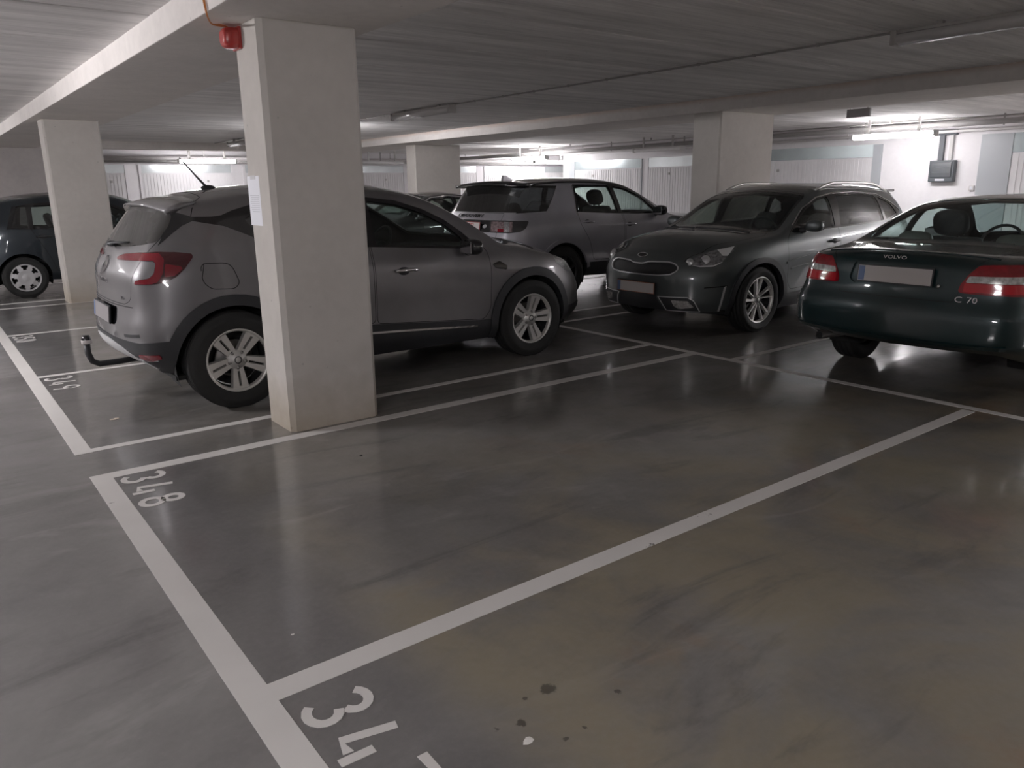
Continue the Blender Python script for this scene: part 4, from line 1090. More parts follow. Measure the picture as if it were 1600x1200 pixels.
# ================================================================== dark green coupe
def build_coupe():
    c = start('vol', VOL, 'car', 'dark green coupe at the right edge, its red tail lights towards the camera')
    P = PAINT['vol']; xr, xf, R = 1.05, 3.714, .315; ra = .365
    c.cut('bumper', [(-.3,.1),(1.4,.1),(1.4,.66),(.9,.665),(.5,.68),(-.3,.69)], RQ, sC)
    c.seam_cut('door_front', fillet([(1.75,.36),(3.02,.36),(3.10,.55),(3.08,.93),(2.67,1.135),(2.38,1.255),(1.75,1.275)], .05), SIDE, sS, gap=.005)
    up = lambda p, n: p.y > .45 and n.y > .1
    c.cut('black_trim', [(1.10,1.02),(1.33,1.17),(1.62,1.27),(2.0,1.30),(2.38,1.27),(2.68,1.15),(2.98,.965),(2.5,.965),(1.7,.985)], SIDE, up)
    c.cut('glass_back', fillet([(1.18,1.035),(1.36,1.155),(1.63,1.25),(1.72,1.255),(1.72,1.005)], .02), SIDE, up)
    c.cut('glass_front', fillet([(1.77,1.0),(2.5,.985),(2.88,.985),(2.65,1.125),(2.36,1.243),(2.0,1.277),(1.77,1.26)], .02), SIDE, up)
    c.cut('windshield', fillet([(3.25,-.2),(3.20,.4),(3.05,.68),(2.95,.68),(2.70,.62),(2.46,.57),(2.52,.3),(2.54,-.2)], .02), TOP, sT)
    c.cut('glass_rear', fillet([(.755,-.2),(.77,.40),(.835,.60),(.90,.655),(1.0,.655),(1.30,.60),(1.54,.54),(1.58,.48),(1.56,.25),(1.55,-.2)], .03), TOP, sBoot)
    c.seam_cut('boot_lid', fillet([(-.3,.70),(.405,.70),(.43,.765),(.47,.885),(.49,.945),(.58,1.01),(.60,1.07),(-.3,1.10)], .02), REAR, lambda p, n: p.x < .80 and (n.x < -.05 or n.z > .3) and p.z > .6, gap=.004)
    tl = fillet([(.425,.776),(.432,.82),(.475,.895),(.52,.948),(.60,.952),(.70,.955),(.90,.955),(.90,.76),(.60,.762),(.45,.766)], .015)
    c.cut('tail_red', [(y, z) for y, z in tl], REAR, lambda p, n: p.x < .42 and n.x < -.02)
    c.cut('tail_band', fillet([(.46,.836),(.475,.878),(.80,.886),(.80,.840)], .012), REAR, lambda p, n: p.x < .42 and n.x < -.02, only=['tail_red'])
    c.cut('tail_bright', [(.455,.832),(.455,.775),(.90,.775),(.90,.832)], REAR, lambda p, n: p.x < .42 and n.x < -.02, only=['tail_red'])
    c.cut('recess', fillet([(-.3,.775),(.30,.775),(.345,.81),(.32,.925),(-.3,.93)], .02), REAR, sR)
    c.cut('head', fillet([(2.6,.70),(2.85,.72),(2.85,.58),(2.6,.60)], .02), FQ, sFC)
    for x in (xr, xf): c.cut('arch', circ(x, R, ra, 40), SIDE, lambda p, n: p.y > .3 and p.z < .9)
    c.panel('body_shell', {None: 0, 'seam': 1}, [P, SEAM])
    c.panel('rear_bumper', ['bumper'], P, .006, .02)
    df = sided(c, 'door', ['door_front'], P)
    sided(c, 'window_trim', ['black_trim'], GLOSSB, .001, .02)
    sided(c, 'door_window', ['glass_front'], GLASSR, -.004, 0, df); sided(c, 'quarter_window', ['glass_back'], GLASSR, -.004, 0)
    c.panel('windshield', ['windshield'], GLASSR, -.003, 0); c.panel('rear_window', ['glass_rear'], GLASSR, -.003, 0)
    bl = c.panel('boot_lid', ['boot_lid'], P)
    c.panel('plate_recess', ['recess'], P, -.014, .0, parent=bl)
    tl = sided(c, 'tail_light', {'tail_red': 0, 'tail_bright': 1}, [VRED, VREDB], .006, .03)
    sided(c, 'reversing_lens', ['tail_band'], CLEAR, .007, .02, tl)
    sided(c, 'headlight', ['head'], LAMPS, .002, .02)
    lining(c, ('glass_rear', 'glass_front', 'glass_back', 'windshield', 'arch'))
    wheels(c, xr, xf, R, .21, .215, .872, 'seven', [ALLOY, ALLOYD, BOLT, DISC])
    underbody(c, xr, xf, R, ra+.006, 4.6, yw=.82, x0=.95)
    cabin(c, 4.7, 2.15, .30, 1.22, 3.05, .93, .37, back=.66, hr=False)
    mirrors(c, 2.78, .98, .98, P, 1.0)
    for i, sg in enumerate((1, -1)): handle(c, 1.92, .86, P, df[i], sg, P)
    ribbon(c, 'bumper_crease', [(-.80,.615),(-.6,.613),(0,.612),(.6,.613),(.80,.615)], .016, P, side='L', kind='rear', off=.008, thick=.006)
    ribbon(c, 'bumper_lip', [(-.74,.43),(-.5,.425),(0,.42),(.5,.425),(.74,.43)], .03, P, side='L', kind='rear', off=.006, thick=.012)
    ribbon(c, 'boot_edge', [(.24,-.60),(.20,-.3),(.185,0),(.20,.3),(.24,.60)], .03, P, side='L', kind='top', off=.001, thick=.008)
    l, n = rear_c(c, .03, .972); letters(c, 'maker_lettering', 'VOLVO', l, Vector((-1, 0, .2)).normalized(), .034, CHROME, sx=1.5)
    l, n = rear_c(c, -.495, .722); nn = (n+Vector((-.5, 0, 0))).normalized()
    lc, n2 = rear_c(c, -.440, .722); letters(c, 'model_letter', 'C', lc+Vector((-.004, 0, 0)), nn, .055, CHROME, sx=1.3); lc, n2 = rear_c(c, -.520, .722); letters(c, 'model_number', '70', lc+Vector((-.004, 0, 0)), nn, .055, CHROME, sx=1.25)
    l, n = rear_c(c, 0, .853); plate(c, Vector((l.x-.004, 0, .853)), Vector((-1, 0, .08)).normalized(), None)
    b = MB(); b.tube([(.15, .60, .325), (.35, .60, .315), (.9, .58, .30)], .032, 14, cap=False); b.tube([(.16, .60, .325), (.35, .60, .315)], .027, 14, 1)
    b.build('exhaust_pipe', [DISC, UNDER], c.root)
    l, n = rear_c(c, -.30, .80)
    b = MB(); b.lathe([(0, .004), (.011, .004), (.013, 0)], 14, 'z'); o = b.build('boot_lock', CHROME, bl); put(o, frame_on(l+n*.002, n))
    for y in (-.37, .37):
        b = MB(); b.ell((1.07, y, 1.025), (.06, .135, .075), 0, 24, .7); b.build('rear_headrest', SEATL, c.root)
    b = MB(); b.box((2.50, -.10, 1.17), (2.53, .10, 1.235), bev=.012); b.build('rear_view_mirror', LINING, c.root)
    return c

# ================================================================== dark small hatchback at the far left
def build_small():
    c = start('lef', CAP, 'car', 'small dark blue hatchback at the far left, wheel cover showing beside the pillar', sx=.87, zs=.965)
    P = PAINT['lef']; k = .87; xr, xf, R = .64, 2.95, .295; ra = .345
    up = lambda p, n: p.y > .5 and n.y > .1
    c.seam_cut('door_front', fillet([(1.50,.36),(2.48,.36),(2.55,.6),(2.53,.97),(2.15,1.20),(1.85,1.32),(1.50,1.355)], .04), SIDE, sS, gap=.006)
    c.seam_cut('door_rear', fillet([(1.48,.36),(1.48,1.355),(.80,1.31),(.74,1.10),(.92,.72),(1.02,.50),(1.05,.36)], .04), SIDE, sS, gap=.006)
    c.cut('black_trim', [(.50,.99),(.62,1.30),(.9,1.345),(1.5,1.375),(1.85,1.34),(2.15,1.22),(2.46,.975),(2.44,.93),(1.6,.95)], SIDE, up)
    c.cut('glass_quarter', fillet([(.56,1.01),(.67,1.30),(.79,1.315),(.77,1.01)], .02), SIDE, up)
    c.cut('glass_back', fillet([(.83,.985),(.86,1.305),(1.44,1.33),(1.44,.97)], .02), SIDE, up)
    c.cut('glass_front', fillet([(1.54,.965),(2.36,.945),(2.36,1.0),(2.10,1.20),(1.83,1.31),(1.54,1.34)], .02), SIDE, up)
    c.cut('windshield', fillet([(2.9,-.2),(2.85,.4),(2.68,.69),(2.58,.69),(2.36,.655),(2.08,.61),(1.84,.57),(1.87,-.2)], .02), TOP, sT)
    c.cut('glass_rear', fillet([(-.3,1.12),(.64,1.15),(.60,1.34),(-.3,1.39)], .03), REAR, sR)
    c.cut('tail_red', fillet([(.62,1.0),(.70,1.0),(.79,1.34),(.72,1.34)], .02), RQ, sC)
    for x in (xr, xf): c.cut('arch', circ(x, R, ra, 36), SIDE, lambda p, n: p.y > .3 and p.z < .9)
    c.panel('body_shell', {None: 0, 'seam': 1}, [P, SEAM])
    df = sided(c, 'front_door', ['door_front'], P); dr = sided(c, 'rear_door', ['door_rear'], P)
    sided(c, 'window_trim', ['black_trim'], GLOSSB, .001, .02)
    sided(c, 'door_window', ['glass_front'], GLASSR, -.004, 0, df); sided(c, 'door_window', ['glass_back'], GLASSR, -.004, 0, dr); sided(c, 'quarter_window', ['glass_quarter'], GLASSD, -.004, 0)
    c.panel('windshield', ['windshield'], GLASSR, -.003, 0); c.panel('rear_window', ['glass_rear'], GLASSD, -.003, 0)
    sided(c, 'tail_light', ['tail_red'], RED, .004, .02)
    lining(c, ('glass_rear', 'glass_front', 'glass_back', 'glass_quarter', 'windshield', 'arch'))
    wheels(c, xr, xf, R, .195, .185, .875, 'cover', [SILVER, ALLOYD, BOLT, ALLOYD])
    underbody(c, xr, xf, R, ra+.006, 3.65, yw=.80)
    cabin(c, 3.6, 1.65, .30, .95, 2.45, .98, .37, back=.58)
    mirrors(c, 2.25, .97, 1.02, BLKP)
    ribbon(c, 'wheel_arch_lip', [(xr+(ra+.02)*math.cos(a*PI/20), R+(ra+.02)*math.sin(a*PI/20)) for a in range(1, 20)], .04, P, thick=.012)
    for i, sg in enumerate((1, -1)):
        handle(c, 1.62, .87, BLKP, df[i], sg, BLKP); handle(c, .95, .87, BLKP, dr[i], sg, BLKP)
    return c

# ================================================================== dark saloon behind the off-roader
PLACE['sed'] = (10.25, 13.45, PI)
def build_saloon():
    c = start('sed', VOL, 'car', 'dark saloon mostly hidden between the hatchback roof and the off-roader', zs=1.03)
    P = PAINT['sed']; xr, xf, R = 1.05, 3.714, .315; ra = .365
    up = lambda p, n: p.y > .45 and n.y > .1
    z = lambda v: .35+(v-.35)*1.03
    c.cut('black_trim', [(q, z(w)) for q, w in [(1.10,1.02),(1.33,1.17),(1.62,1.27),(2.0,1.30),(2.38,1.27),(2.68,1.15),(2.98,.965),(2.5,.965),(1.7,.985)]], SIDE, up)
    c.cut('glass_back', fillet([(q, z(w)) for q, w in [(1.18,1.035),(1.36,1.155),(1.63,1.25),(1.85,1.262),(1.85,1.0)]], .02), SIDE, up)
    c.cut('glass_front', fillet([(q, z(w)) for q, w in [(1.93,1.0),(2.5,.985),(2.88,.985),(2.65,1.125),(2.36,1.243),(2.0,1.277),(1.93,1.275)]], .02), SIDE, up)
    c.cut('windshield', fillet([(3.25,-.2),(3.20,.4),(3.05,.68),(2.95,.68),(2.70,.62),(2.46,.57),(2.52,.3),(2.54,-.2)], .02), TOP, sT)
    c.cut('glass_rear', fillet([(.755,-.2),(.77,.40),(.835,.60),(.90,.655),(1.0,.655),(1.30,.60),(1.54,.54),(1.58,.48),(1.56,.25),(1.55,-.2)], .03), TOP, sBoot)
    for x in (xr, xf): c.cut('arch', circ(x, R, ra, 36), SIDE, lambda p, n: p.y > .3 and p.z < .9)
    c.panel('body_shell', [None], P)
    sided(c, 'window_trim', ['black_trim'], GLOSSB, .001, .02)
    sided(c, 'side_window', {'glass_front': 0, 'glass_back': 0}, GLASS, -.004, 0)
    c.panel('windshield', ['windshield'], GLASS, -.003, 0); c.panel('rear_window', ['glass_rear'], GLASS, -.003, 0)
    lining(c, ('glass_rear', 'glass_front', 'glass_back', 'windshield', 'arch'))
    wheels(c, xr, xf, R, .21, .215, .872, 'seven', [ALLOY, ALLOYD, BOLT, DISC])
    underbody(c, xr, xf, R, ra+.006, 4.6, yw=.82)
    cabin(c, 4.7, 2.15, .20, 1.22, 3.05, .93, .37)
    mirrors(c, 2.78, .98, .98, P)
    ribbon(c, 'window_chrome', [(q, z(w)) for q, w in [(2.98,.97),(2.68,1.155),(2.38,1.275),(2.0,1.305),(1.62,1.275),(1.33,1.175),(1.10,1.025)]], .022, CHROME, thick=.004)
    return c
CARS = [build_hatch(), build_crossover(), build_offroader(), build_coupe(), build_small(), build_saloon()]
# ------------------------------------------------------------------ light levels
LAMP_POWER = 36.0
HIDDEN_LAMPS = [(-2.6, 7.7, 'y', 300), (-2.6, -0.2, 'y', 140), (14.6, 1.8, 'y', 130), (14.6, -4.0, 'y', 130), (-2.6, 15.2, 'y', 180), (1.0, 22.5, 'x', 110), (18.6, 22.0, 'x', 110), (6.1, -4.6, 'y', 80), (6.1, 13.95, 'y', 85)]  # unseen lamps added to lift the light; lane row inferred from shadow and reflections
HIDDEN_LABELS = ['lit tube lamp over the lane, out of view left of the grey hatchback', 'lit tube lamp over the lane behind the camera',
  'added lit tube lamp on the right, out of view beyond the green coupe', 'added lit tube lamp at the far right end, out of view', 'lit tube lamp over the lane, out of view left of the blue hatchback',
  'added lit tube lamp over the cross lane, hidden behind the left wall', 'added lit tube lamp over the cross lane, hidden behind the right wall', 'added fill tube lamp between the two rows, out of view on the right', 'added fill tube lamp between the two rows, hidden right behind the big pillar']
SC.cycles.transparent_max_bounces = 16
w = bpy.data.worlds.new('world'); SC.world = w; w.use_nodes = True
w.node_tree.nodes['Background'].inputs[0].default_value = (0, 0, 0, 1)
SC.view_settings.exposure = 0.78
SC.cycles.diffuse_bounces = 8
# ------------------------------------------------------------------ setting materials
def concrete(name, col, streak=None, rough=.85, amt=.12, bump=.25, stain=None, pits=True, sn=.25):
    m = bpy.data.materials.new(name); t, N, L = nt(m); b = N['Principled BSDF']
    b.inputs['Roughness'].default_value = rough; b.inputs['Specular IOR Level'].default_value = .3
    tc = N.new('ShaderNodeTexCoord'); mp = N.new('ShaderNodeMapping'); L.new(tc.outputs['Object'], mp.inputs['Vector'])
    if streak: mp.inputs['Scale'].default_value = streak
    n1 = N.new('ShaderNodeTexNoise'); n1.inputs['Scale'].default_value = 1.6; n1.inputs['Detail'].default_value = 8; n1.inputs['Roughness'].default_value = .65
    L.new(mp.outputs[0], n1.inputs['Vector'])
    n2 = N.new('ShaderNodeTexNoise'); n2.inputs['Scale'].default_value = 14; n2.inputs['Detail'].default_value = 6
    L.new(mp.outputs[0], n2.inputs['Vector'])
    ad = N.new('ShaderNodeMath'); ad.operation = 'ADD'; L.new(n1.outputs['Fac'], ad.inputs[0])
    ml = N.new('ShaderNodeMath'); ml.operation = 'MULTIPLY'; ml.inputs[1].default_value = .45; L.new(n2.outputs['Fac'], ml.inputs[0]); L.new(ml.outputs[0], ad.inputs[1])
    r = N.new('ShaderNodeMapRange'); r.inputs['From Min'].default_value = .45; r.inputs['From Max'].default_value = 1.0
    r.inputs['To Min'].default_value = 1-amt; r.inputs['To Max'].default_value = 1+amt; L.new(ad.outputs[0], r.inputs['Value'])
    sc = N.new('ShaderNodeVectorMath'); sc.operation = 'SCALE'; sc.inputs[0].default_value = col; L.new(r.outputs['Result'], sc.inputs['Scale'])
    outc = sc.outputs['Vector']
    if pits:
        v = N.new('ShaderNodeTexVoronoi'); v.inputs['Scale'].default_value = 7; L.new(tc.outputs['Object'], v.inputs['Vector'])
        lt = N.new('ShaderNodeMapRange'); lt.inputs['From Min'].default_value = .03; lt.inputs['From Max'].default_value = .07; lt.inputs['To Min'].default_value = .72; lt.inputs['To Max'].default_value = 1.0
        L.new(v.outputs['Distance'], lt.inputs['Value'])
        s2 = N.new('ShaderNodeVectorMath'); s2.operation = 'SCALE'; L.new(outc, s2.inputs[0]); L.new(lt.outputs['Result'], s2.inputs['Scale']); outc = s2.outputs['Vector']
    if stain:     # (colour, z0, z1): rising damp and dirt at the foot, broken by noise
        sp = N.new('ShaderNodeSeparateXYZ'); L.new(tc.outputs['Object'], sp.inputs[0])
        zz = N.new('ShaderNodeMath'); zz.operation = 'ADD'; L.new(sp.outputs['Z'], zz.inputs[0])
        nz = N.new('ShaderNodeMapRange'); nz.inputs['To Min'].default_value = -sn; nz.inputs['To Max'].default_value = sn; L.new(n1.outputs['Fac'], nz.inputs['Value']); L.new(nz.outputs['Result'], zz.inputs[1])
        k = N.new('ShaderNodeMapRange'); k.inputs['From Min'].default_value = stain[1]; k.inputs['From Max'].default_value = stain[2]; k.inputs['To Min'].default_value = stain[3]; k.inputs['To Max'].default_value = 0; L.new(zz.outputs[0], k.inputs['Value'])
        mx = N.new('ShaderNodeMix'); mx.data_type = 'RGBA'; L.new(k.outputs['Result'], mx.inputs['Factor']); L.new(outc, mx.inputs[6]); mx.inputs[7].default_value = (*stain[0], 1); outc = mx.outputs[2]
    L.new(outc, b.inputs['Base Color'])
    bp = N.new('ShaderNodeBump'); bp.inputs['Strength'].default_value = bump; bp.inputs['Distance'].default_value = .008
    L.new(ad.outputs[0], bp.inputs['Height']); L.new(bp.outputs['Normal'], b.inputs['Normal'])
    MATS[name] = m
    return m

def floor_material():
    m = bpy.data.materials.new('polished_concrete_floor'); t, N, L = nt(m); b = N['Principled BSDF']
    tc = N.new('ShaderNodeTexCoord'); P = tc.outputs['Object']
    def noise(scale, det=6, rough=.6, map_=None, dist=0.0):
        n = N.new('ShaderNodeTexNoise'); n.inputs['Scale'].default_value = scale; n.inputs['Detail'].default_value = det; n.inputs['Roughness'].default_value = rough; n.inputs['Distortion'].default_value = dist
        if map_:
            mp = N.new('ShaderNodeMapping'); mp.inputs['Scale'].default_value = map_[0]; mp.inputs['Location'].default_value = map_[1]; L.new(P, mp.inputs['Vector']); L.new(mp.outputs[0], n.inputs['Vector'])
        else: L.new(P, n.inputs['Vector'])
        return n.outputs['Fac']
    def rng(v, a, b_, c, d, smooth=True):
        r = N.new('ShaderNodeMapRange'); r.interpolation_type = 'SMOOTHSTEP' if smooth else 'LINEAR'
        r.inputs['From Min'].default_value = a; r.inputs['From Max'].default_value = b_; r.inputs['To Min'].default_value = c; r.inputs['To Max'].default_value = d
        L.new(v, r.inputs['Value']); return r.outputs['Result']
    def mul(a, b_):
        x = N.new('ShaderNodeMath'); x.operation = 'MULTIPLY'; L.new(a, x.inputs[0])
        if isinstance(b_, float): x.inputs[1].default_value = b_
        else: L.new(b_, x.inputs[1])
        return x.outputs[0]
    def mix(f, a, b_):
        x = N.new('ShaderNodeMix'); x.data_type = 'RGBA'; L.new(f, x.inputs['Factor'])
        for i, c in ((6, a), (7, b_)):
            if isinstance(c, tuple): x.inputs[i].default_value = (*c, 1)
            else: L.new(c, x.inputs[i])
        return x.outputs[2]
    sp = N.new('ShaderNodeSeparateXYZ'); L.new(P, sp.inputs[0])
    big = noise(.55, 6, .62, dist=.6); med = noise(2.4, 8, .65); fine = noise(38, 4, .7)
    swirl = noise(1.1, 5, .6, ((1, 2.2, 1), (3.1, 1.7, 0)), 1.4)
    c = mix(rng(big, .32, .68, 0, 1), FLOOR_A, FLOOR_B)
    c = mix(rng(swirl, .54, .70, 0, .45), c, FLOOR_C)                       # trowel swirls
    # worn ochre and rust patches inside the bays, not in the lane
    inbay = mul(rng(sp.outputs['X'], .95, 1.25, 0, 1), rng(sp.outputs['Y'], 4.2, 1.9, .25, 1))
    c = mix(mul(rng(sp.outputs['X'], 1.15, .95, 0, .5), rng(sp.outputs['X'], .60, .70, 0, 1)), c, (.120, .114, .112))   # darker strip by the numbers
    oc = noise(1.25, 7, .6, ((1, 1, 1), (5.2, 2.4, 0)), .5)
    c = mix(mul(rng(oc, .36, .62, .1, .8), inbay), c, (.250, .212, .145))
    ru = noise(.95, 7, .62, ((1, 1, 1), (1.3, 8.1, 0)), .6)
    c = mix(mul(rng(ru, .56, .72, 0, .7), inbay), c, (.235, .150, .090))
    ta = noise(1.7, 6, .6, ((.5, 2.0, 1), (9.3, 4.1, 0)), 1.0)
    c = mix(rng(ta, .54, .72, 0, .7), c, (.085, .079, .076))                # tyre dust
    c = mix(rng(fine, .35, .75, 0, .16), c, (.28, .27, .26))
    c = mix(rng(med, .55, .78, 0, .35), c, (.105, .100, .098))
    for (x, y, r) in [(1.33, 1.59, .030), (1.49, 1.45, .012), (1.17, 1.52, .016), (1.10, 1.54, .011), (1.23, 1.39, .009), (1.30, 1.39, .008), (1.25, 1.60, .009)]:
        d = N.new('ShaderNodeVectorMath'); d.operation = 'DISTANCE'; L.new(P, d.inputs[0]); d.inputs[1].default_value = (x, y, 0)
        w = N.new('ShaderNodeMath'); w.operation = 'ADD'; L.new(d.outputs['Value'], w.inputs[0]); L.new(rng(fine, .3, .7, -.006, .006), w.inputs[1])
        c = mix(rng(w.outputs[0], r, r*.6, 0, .75), c, (.040, .034, .026))  # oil drips
    L.new(c, b.inputs['Base Color'])
    L.new(rng(med, .3, .75, .34, .55), b.inputs['Roughness'])
    b.inputs['Specular IOR Level'].default_value = .4
    b.inputs['Coat Weight'].default_value = 1.0; L.new(rng(big, .3, .7, .10, .20), b.inputs['Coat Roughness'])
    bp = N.new('ShaderNodeBump'); bp.inputs['Strength'].default_value = .10; bp.inputs['Distance'].default_value = .004; L.new(med, bp.inputs['Height'])
    L.new(bp.outputs['Normal'], b.inputs['Normal']); L.new(bp.outputs['Normal'], b.inputs['Coat Normal'])
    return m

def line_paint():
    m = bpy.data.materials.new('line_paint'); t, N, L = nt(m); b = N['Principled BSDF']
    tc = N.new('ShaderNodeTexCoord')
    n = N.new('ShaderNodeTexNoise'); n.inputs['Scale'].default_value = 5; n.inputs['Detail'].default_value = 10; n.inputs['Roughness'].default_value = .7
    L.new(tc.outputs['Object'], n.inputs['Vector'])
    r = N.new('ShaderNodeMapRange'); r.inputs['From Min'].default_value = .665; r.inputs['From Max'].default_value = .68; L.new(n.outputs['Fac'], r.inputs['Value'])
    n2 = N.new('ShaderNodeTexNoise'); n2.inputs['Scale'].default_value = 2.5; n2.inputs['Detail'].default_value = 6; L.new(tc.outputs['Object'], n2.inputs['Vector'])
    a = N.new('ShaderNodeMix'); a.data_type = 'RGBA'; L.new(n2.outputs['Fac'], a.inputs['Factor']); a.inputs[6].default_value = (.56, .54, .52, 1); a.inputs[7].default_value = (.68, .66, .64, 1)
    x = N.new('ShaderNodeMix'); x.data_type = 'RGBA'; L.new(r.outputs['Result'], x.inputs['Factor']); L.new(a.outputs[2], x.inputs[6]); x.inputs[7].default_value = (.10, .095, .09, 1)
    L.new(x.outputs[2], b.inputs['Base Color']); b.inputs['Roughness'].default_value = .5; b.inputs['Coat Weight'].default_value = .15; b.inputs['Coat Roughness'].default_value = .2
    return m

FLOOR_A, FLOOR_B, FLOOR_C = (.118, .113, .110), (.235, .226, .221), (.30, .29, .284)
FLOORM = floor_material(); LINEM = line_paint()
CEILM = concrete('plank_ceiling_concrete', (.80, .785, .78), (.22, 3.2, 1), amt=.28, bump=.3)
BEAMM = concrete('beam_concrete', (.74, .705, .68), amt=.10, bump=.15)
BEAMR = concrete('beam_concrete_rusty', (.74, .705, .68), amt=.10, bump=.15, stain=((.40, .24, .15), 2.615, 2.535, .55), sn=.05)
PILM = concrete('pillar_concrete', (.50, .475, .445), amt=.09, bump=.18, stain=((.30, .245, .17), .0, .35, .65))
WALLC = concrete('wall_concrete', (.40, .375, .365), amt=.10)
WALLW = concrete('white_wall_paint', (.76, .745, .76), amt=.05, bump=.12, pits=False, rough=.7)
DOORW = pbr('garage_door_white', (.70, .69, .70), .45, noise=(2, .05))
FASC = pbr('garage_fascia_grey', (.40, .45, .46), .25, .25, noise=(3, .08))
FRAMEG = pbr('garage_frame_grey', (.40, .42, .44), .45)
JOINT = pbr('dark_joint', (.05, .047, .045), .95)

def struct(o): o['kind'] = 'structure'; return o
ZC, ZB = 2.60, 2.43
b = MB(); b.box((-8, -8, -.12), (26, 26, 0)); FLOOR = struct(b.build('floor', FLOORM))
# ceiling: hollow planks side by side along x, open joints between them
b = MB(); b.box((-8, -8, 2.70), (26, 26, 2.80), 1)
y = 5.75-1.2*12
while y < 25:
    b.box((-8, max(-8, y+.008), ZC), (26, min(26, y+1.192), 2.71), 0, bev=.016); y += 1.2
struct(b.build('ceiling', [CEILM, JOINT]))
b = MB(); b.box((1.46, -8, ZB), (2.45, 20.0, ZC+.02), bev=.008); struct(b.build('trim_1', BEAMM))
b = MB(); b.box((8.84, -8, ZB), (10.15, 20.0, ZC+.02), bev=.008); struct(b.build('trim_2', BEAMR))
b = MB(); b.box((-8, 20.0, ZB), (10.15, 20.35, ZC+.02), bev=.008); struct(b.build('trim_3', BEAMM))
b = MB(); b.box((-8, 20.05, 0), (3.0, 20.3, ZB)); b.box((2.75, 20.3, 0), (3.0, 24.0, ZC+.02)); struct(b.build('wall_left', WALLC))
b = MB(); b.box((2.75, 24.0, 0), (26, 24.25, ZC+.02)); struct(b.build('wall_back', WALLW))
b = MB(); b.box((16.0, -8, 0), (16.25, 18.36, ZC+.02)); b.box((16.25, 18.36-.25, 0), (26, 18.36, ZC+.02)); struct(b.build('wall_right', WALLW))
b = MB(); b.box((-8.25, -8.25, 0), (26, -8, ZC+.02)); struct(b.build('wall_near', WALLC))
b = MB(); b.box((-8.25, -8, 0), (-8, 26, ZC+.02)); struct(b.build('wall_front', WALLC))
b = MB(); b.box((26, -8.25, 0), (26.25, 26, ZC+.02)); struct(b.build('wall_end', WALLW))

# pillars, edges chamfered
def pillar(x0, y0, x1, y1, label, ch=.022):
    poly = [(x0+ch, y0), (x1-ch, y0), (x1, y0+ch), (x1, y1-ch), (x1-ch, y1), (x0+ch, y1), (x0, y1-ch), (x0, y0+ch)]
    cx, cy = (x0+x1)/2, (y0+y1)/2
    b = MB(); b.prism([(u-cx, v-cy) for u, v in poly], ((0,0,0),(1,0,0),(0,1,0),(0,0,1)), 0, ZB+.005)
    o = b.build('pillar', PILM, None, (cx, cy, 0)); tag(o, label, 'pillar', 'square concrete pillars'); return o
pillar(1.72, 4.57, 2.335, 4.965, 'big square concrete pillar in front of the grey hatchback', .03)
pillar(1.60, 12.22, 2.28, 12.64, 'concrete pillar at the left beside the dark blue hatchback')
pillar(8.86, 6.96, 10.06, 7.44, 'wide concrete pillar rising behind the graphite crossover')
pillar(9.36, 15.85, 10.6, 16.25, 'concrete pillar in the distance left of the tall off-roader')

# garage doors: root 'door_n' with leaf, fascia, frame
def garage(n, axis, a0, a1, leaf, ztop, zf, wall, framel=.10, framer=.10, fmat=None, post_white=True, handle=True):
    """doors on the wall x=wall (axis 'y') or y=wall (axis 'x'); a0..a1 frame span, leaf (l0,l1)"""
    o = empty('door_%d' % n, (wall, a0, 0) if axis == 'y' else (a0, wall, 0)); struct(o)
    def box(bm, u0, u1, d0, d1, z0, z1, mi=0):
        if axis == 'y': bm.box((-d1, u0-a0, z0), (-d0, u1-a0, z1), mi)
        else: bm.box((u0-a0, -d1, z0), (u1-a0, -d0, z1), mi)
    lb = MB(); l0, l1 = leaf
    box(lb, l0, l1, .002, .018, .02, ztop)
    k = l0+.03
    while k < l1-.05:
        box(lb, k, k+.055, .018, .028, .04, ztop-.02); k += .088
    lf = lb.build('door_leaf', DOORW, o)
    fb = MB(); box(fb, min(a0+.01, l0), max(a1-.01, l1), .002, .022, ztop+.012, zf); fb.build('fascia_panel', fmat or FASC, o)
    fr = MB()
    if l0-a0 > .02: box(fr, a0, l0-.006, .002, .035, 0, zf)
    if a1-l1 > .02: box(fr, l1+.006, a1, .002, .035, 0, zf)
    if fr.v: fr.build('door_frame', FRAMEG if fmat is None else WALLW, o)
    if handle:
        h = MB(); c = (l0+l1)/2+.55
        box(h, c-.03, c+.03, .028, .045, 1.72, 1.78); h.build('door_lock', BOLT, lf)
    return o
FASW = pbr('garage_fascia_pale', (.62, .66, .67), .22, .2, noise=(3, .06))
garage(1, 'y', 15.10, 18.05, (15.13, 17.80), 1.915, 2.16, 16.0)
garage(2, 'y', 12.22, 14.90, (12.30, 14.86), 1.915, 2.17, 16.0, fmat=FASW)  # grey like its neighbours; the lamp's reflection is put into the paler fascia
garage(3, 'y', 8.47, 12.05, (8.66, 11.98), 1.955, 2.22, 16.0)
garage(4, 'y', 3.0, 6.60, (3.1, 6.06), 1.95, 2.30, 16.0, handle=False)
pitch = [2.90, 5.16, 8.06, 10.98, 13.90, 16.92, 19.72, 22.6]
for i in range(len(pitch)-1):
    garage(5+i, 'x', pitch[i]+.14, pitch[i+1]-.14, (pitch[i]+.22, pitch[i+1]-.22), 1.965, 2.20, 24.0, fmat=FASW)

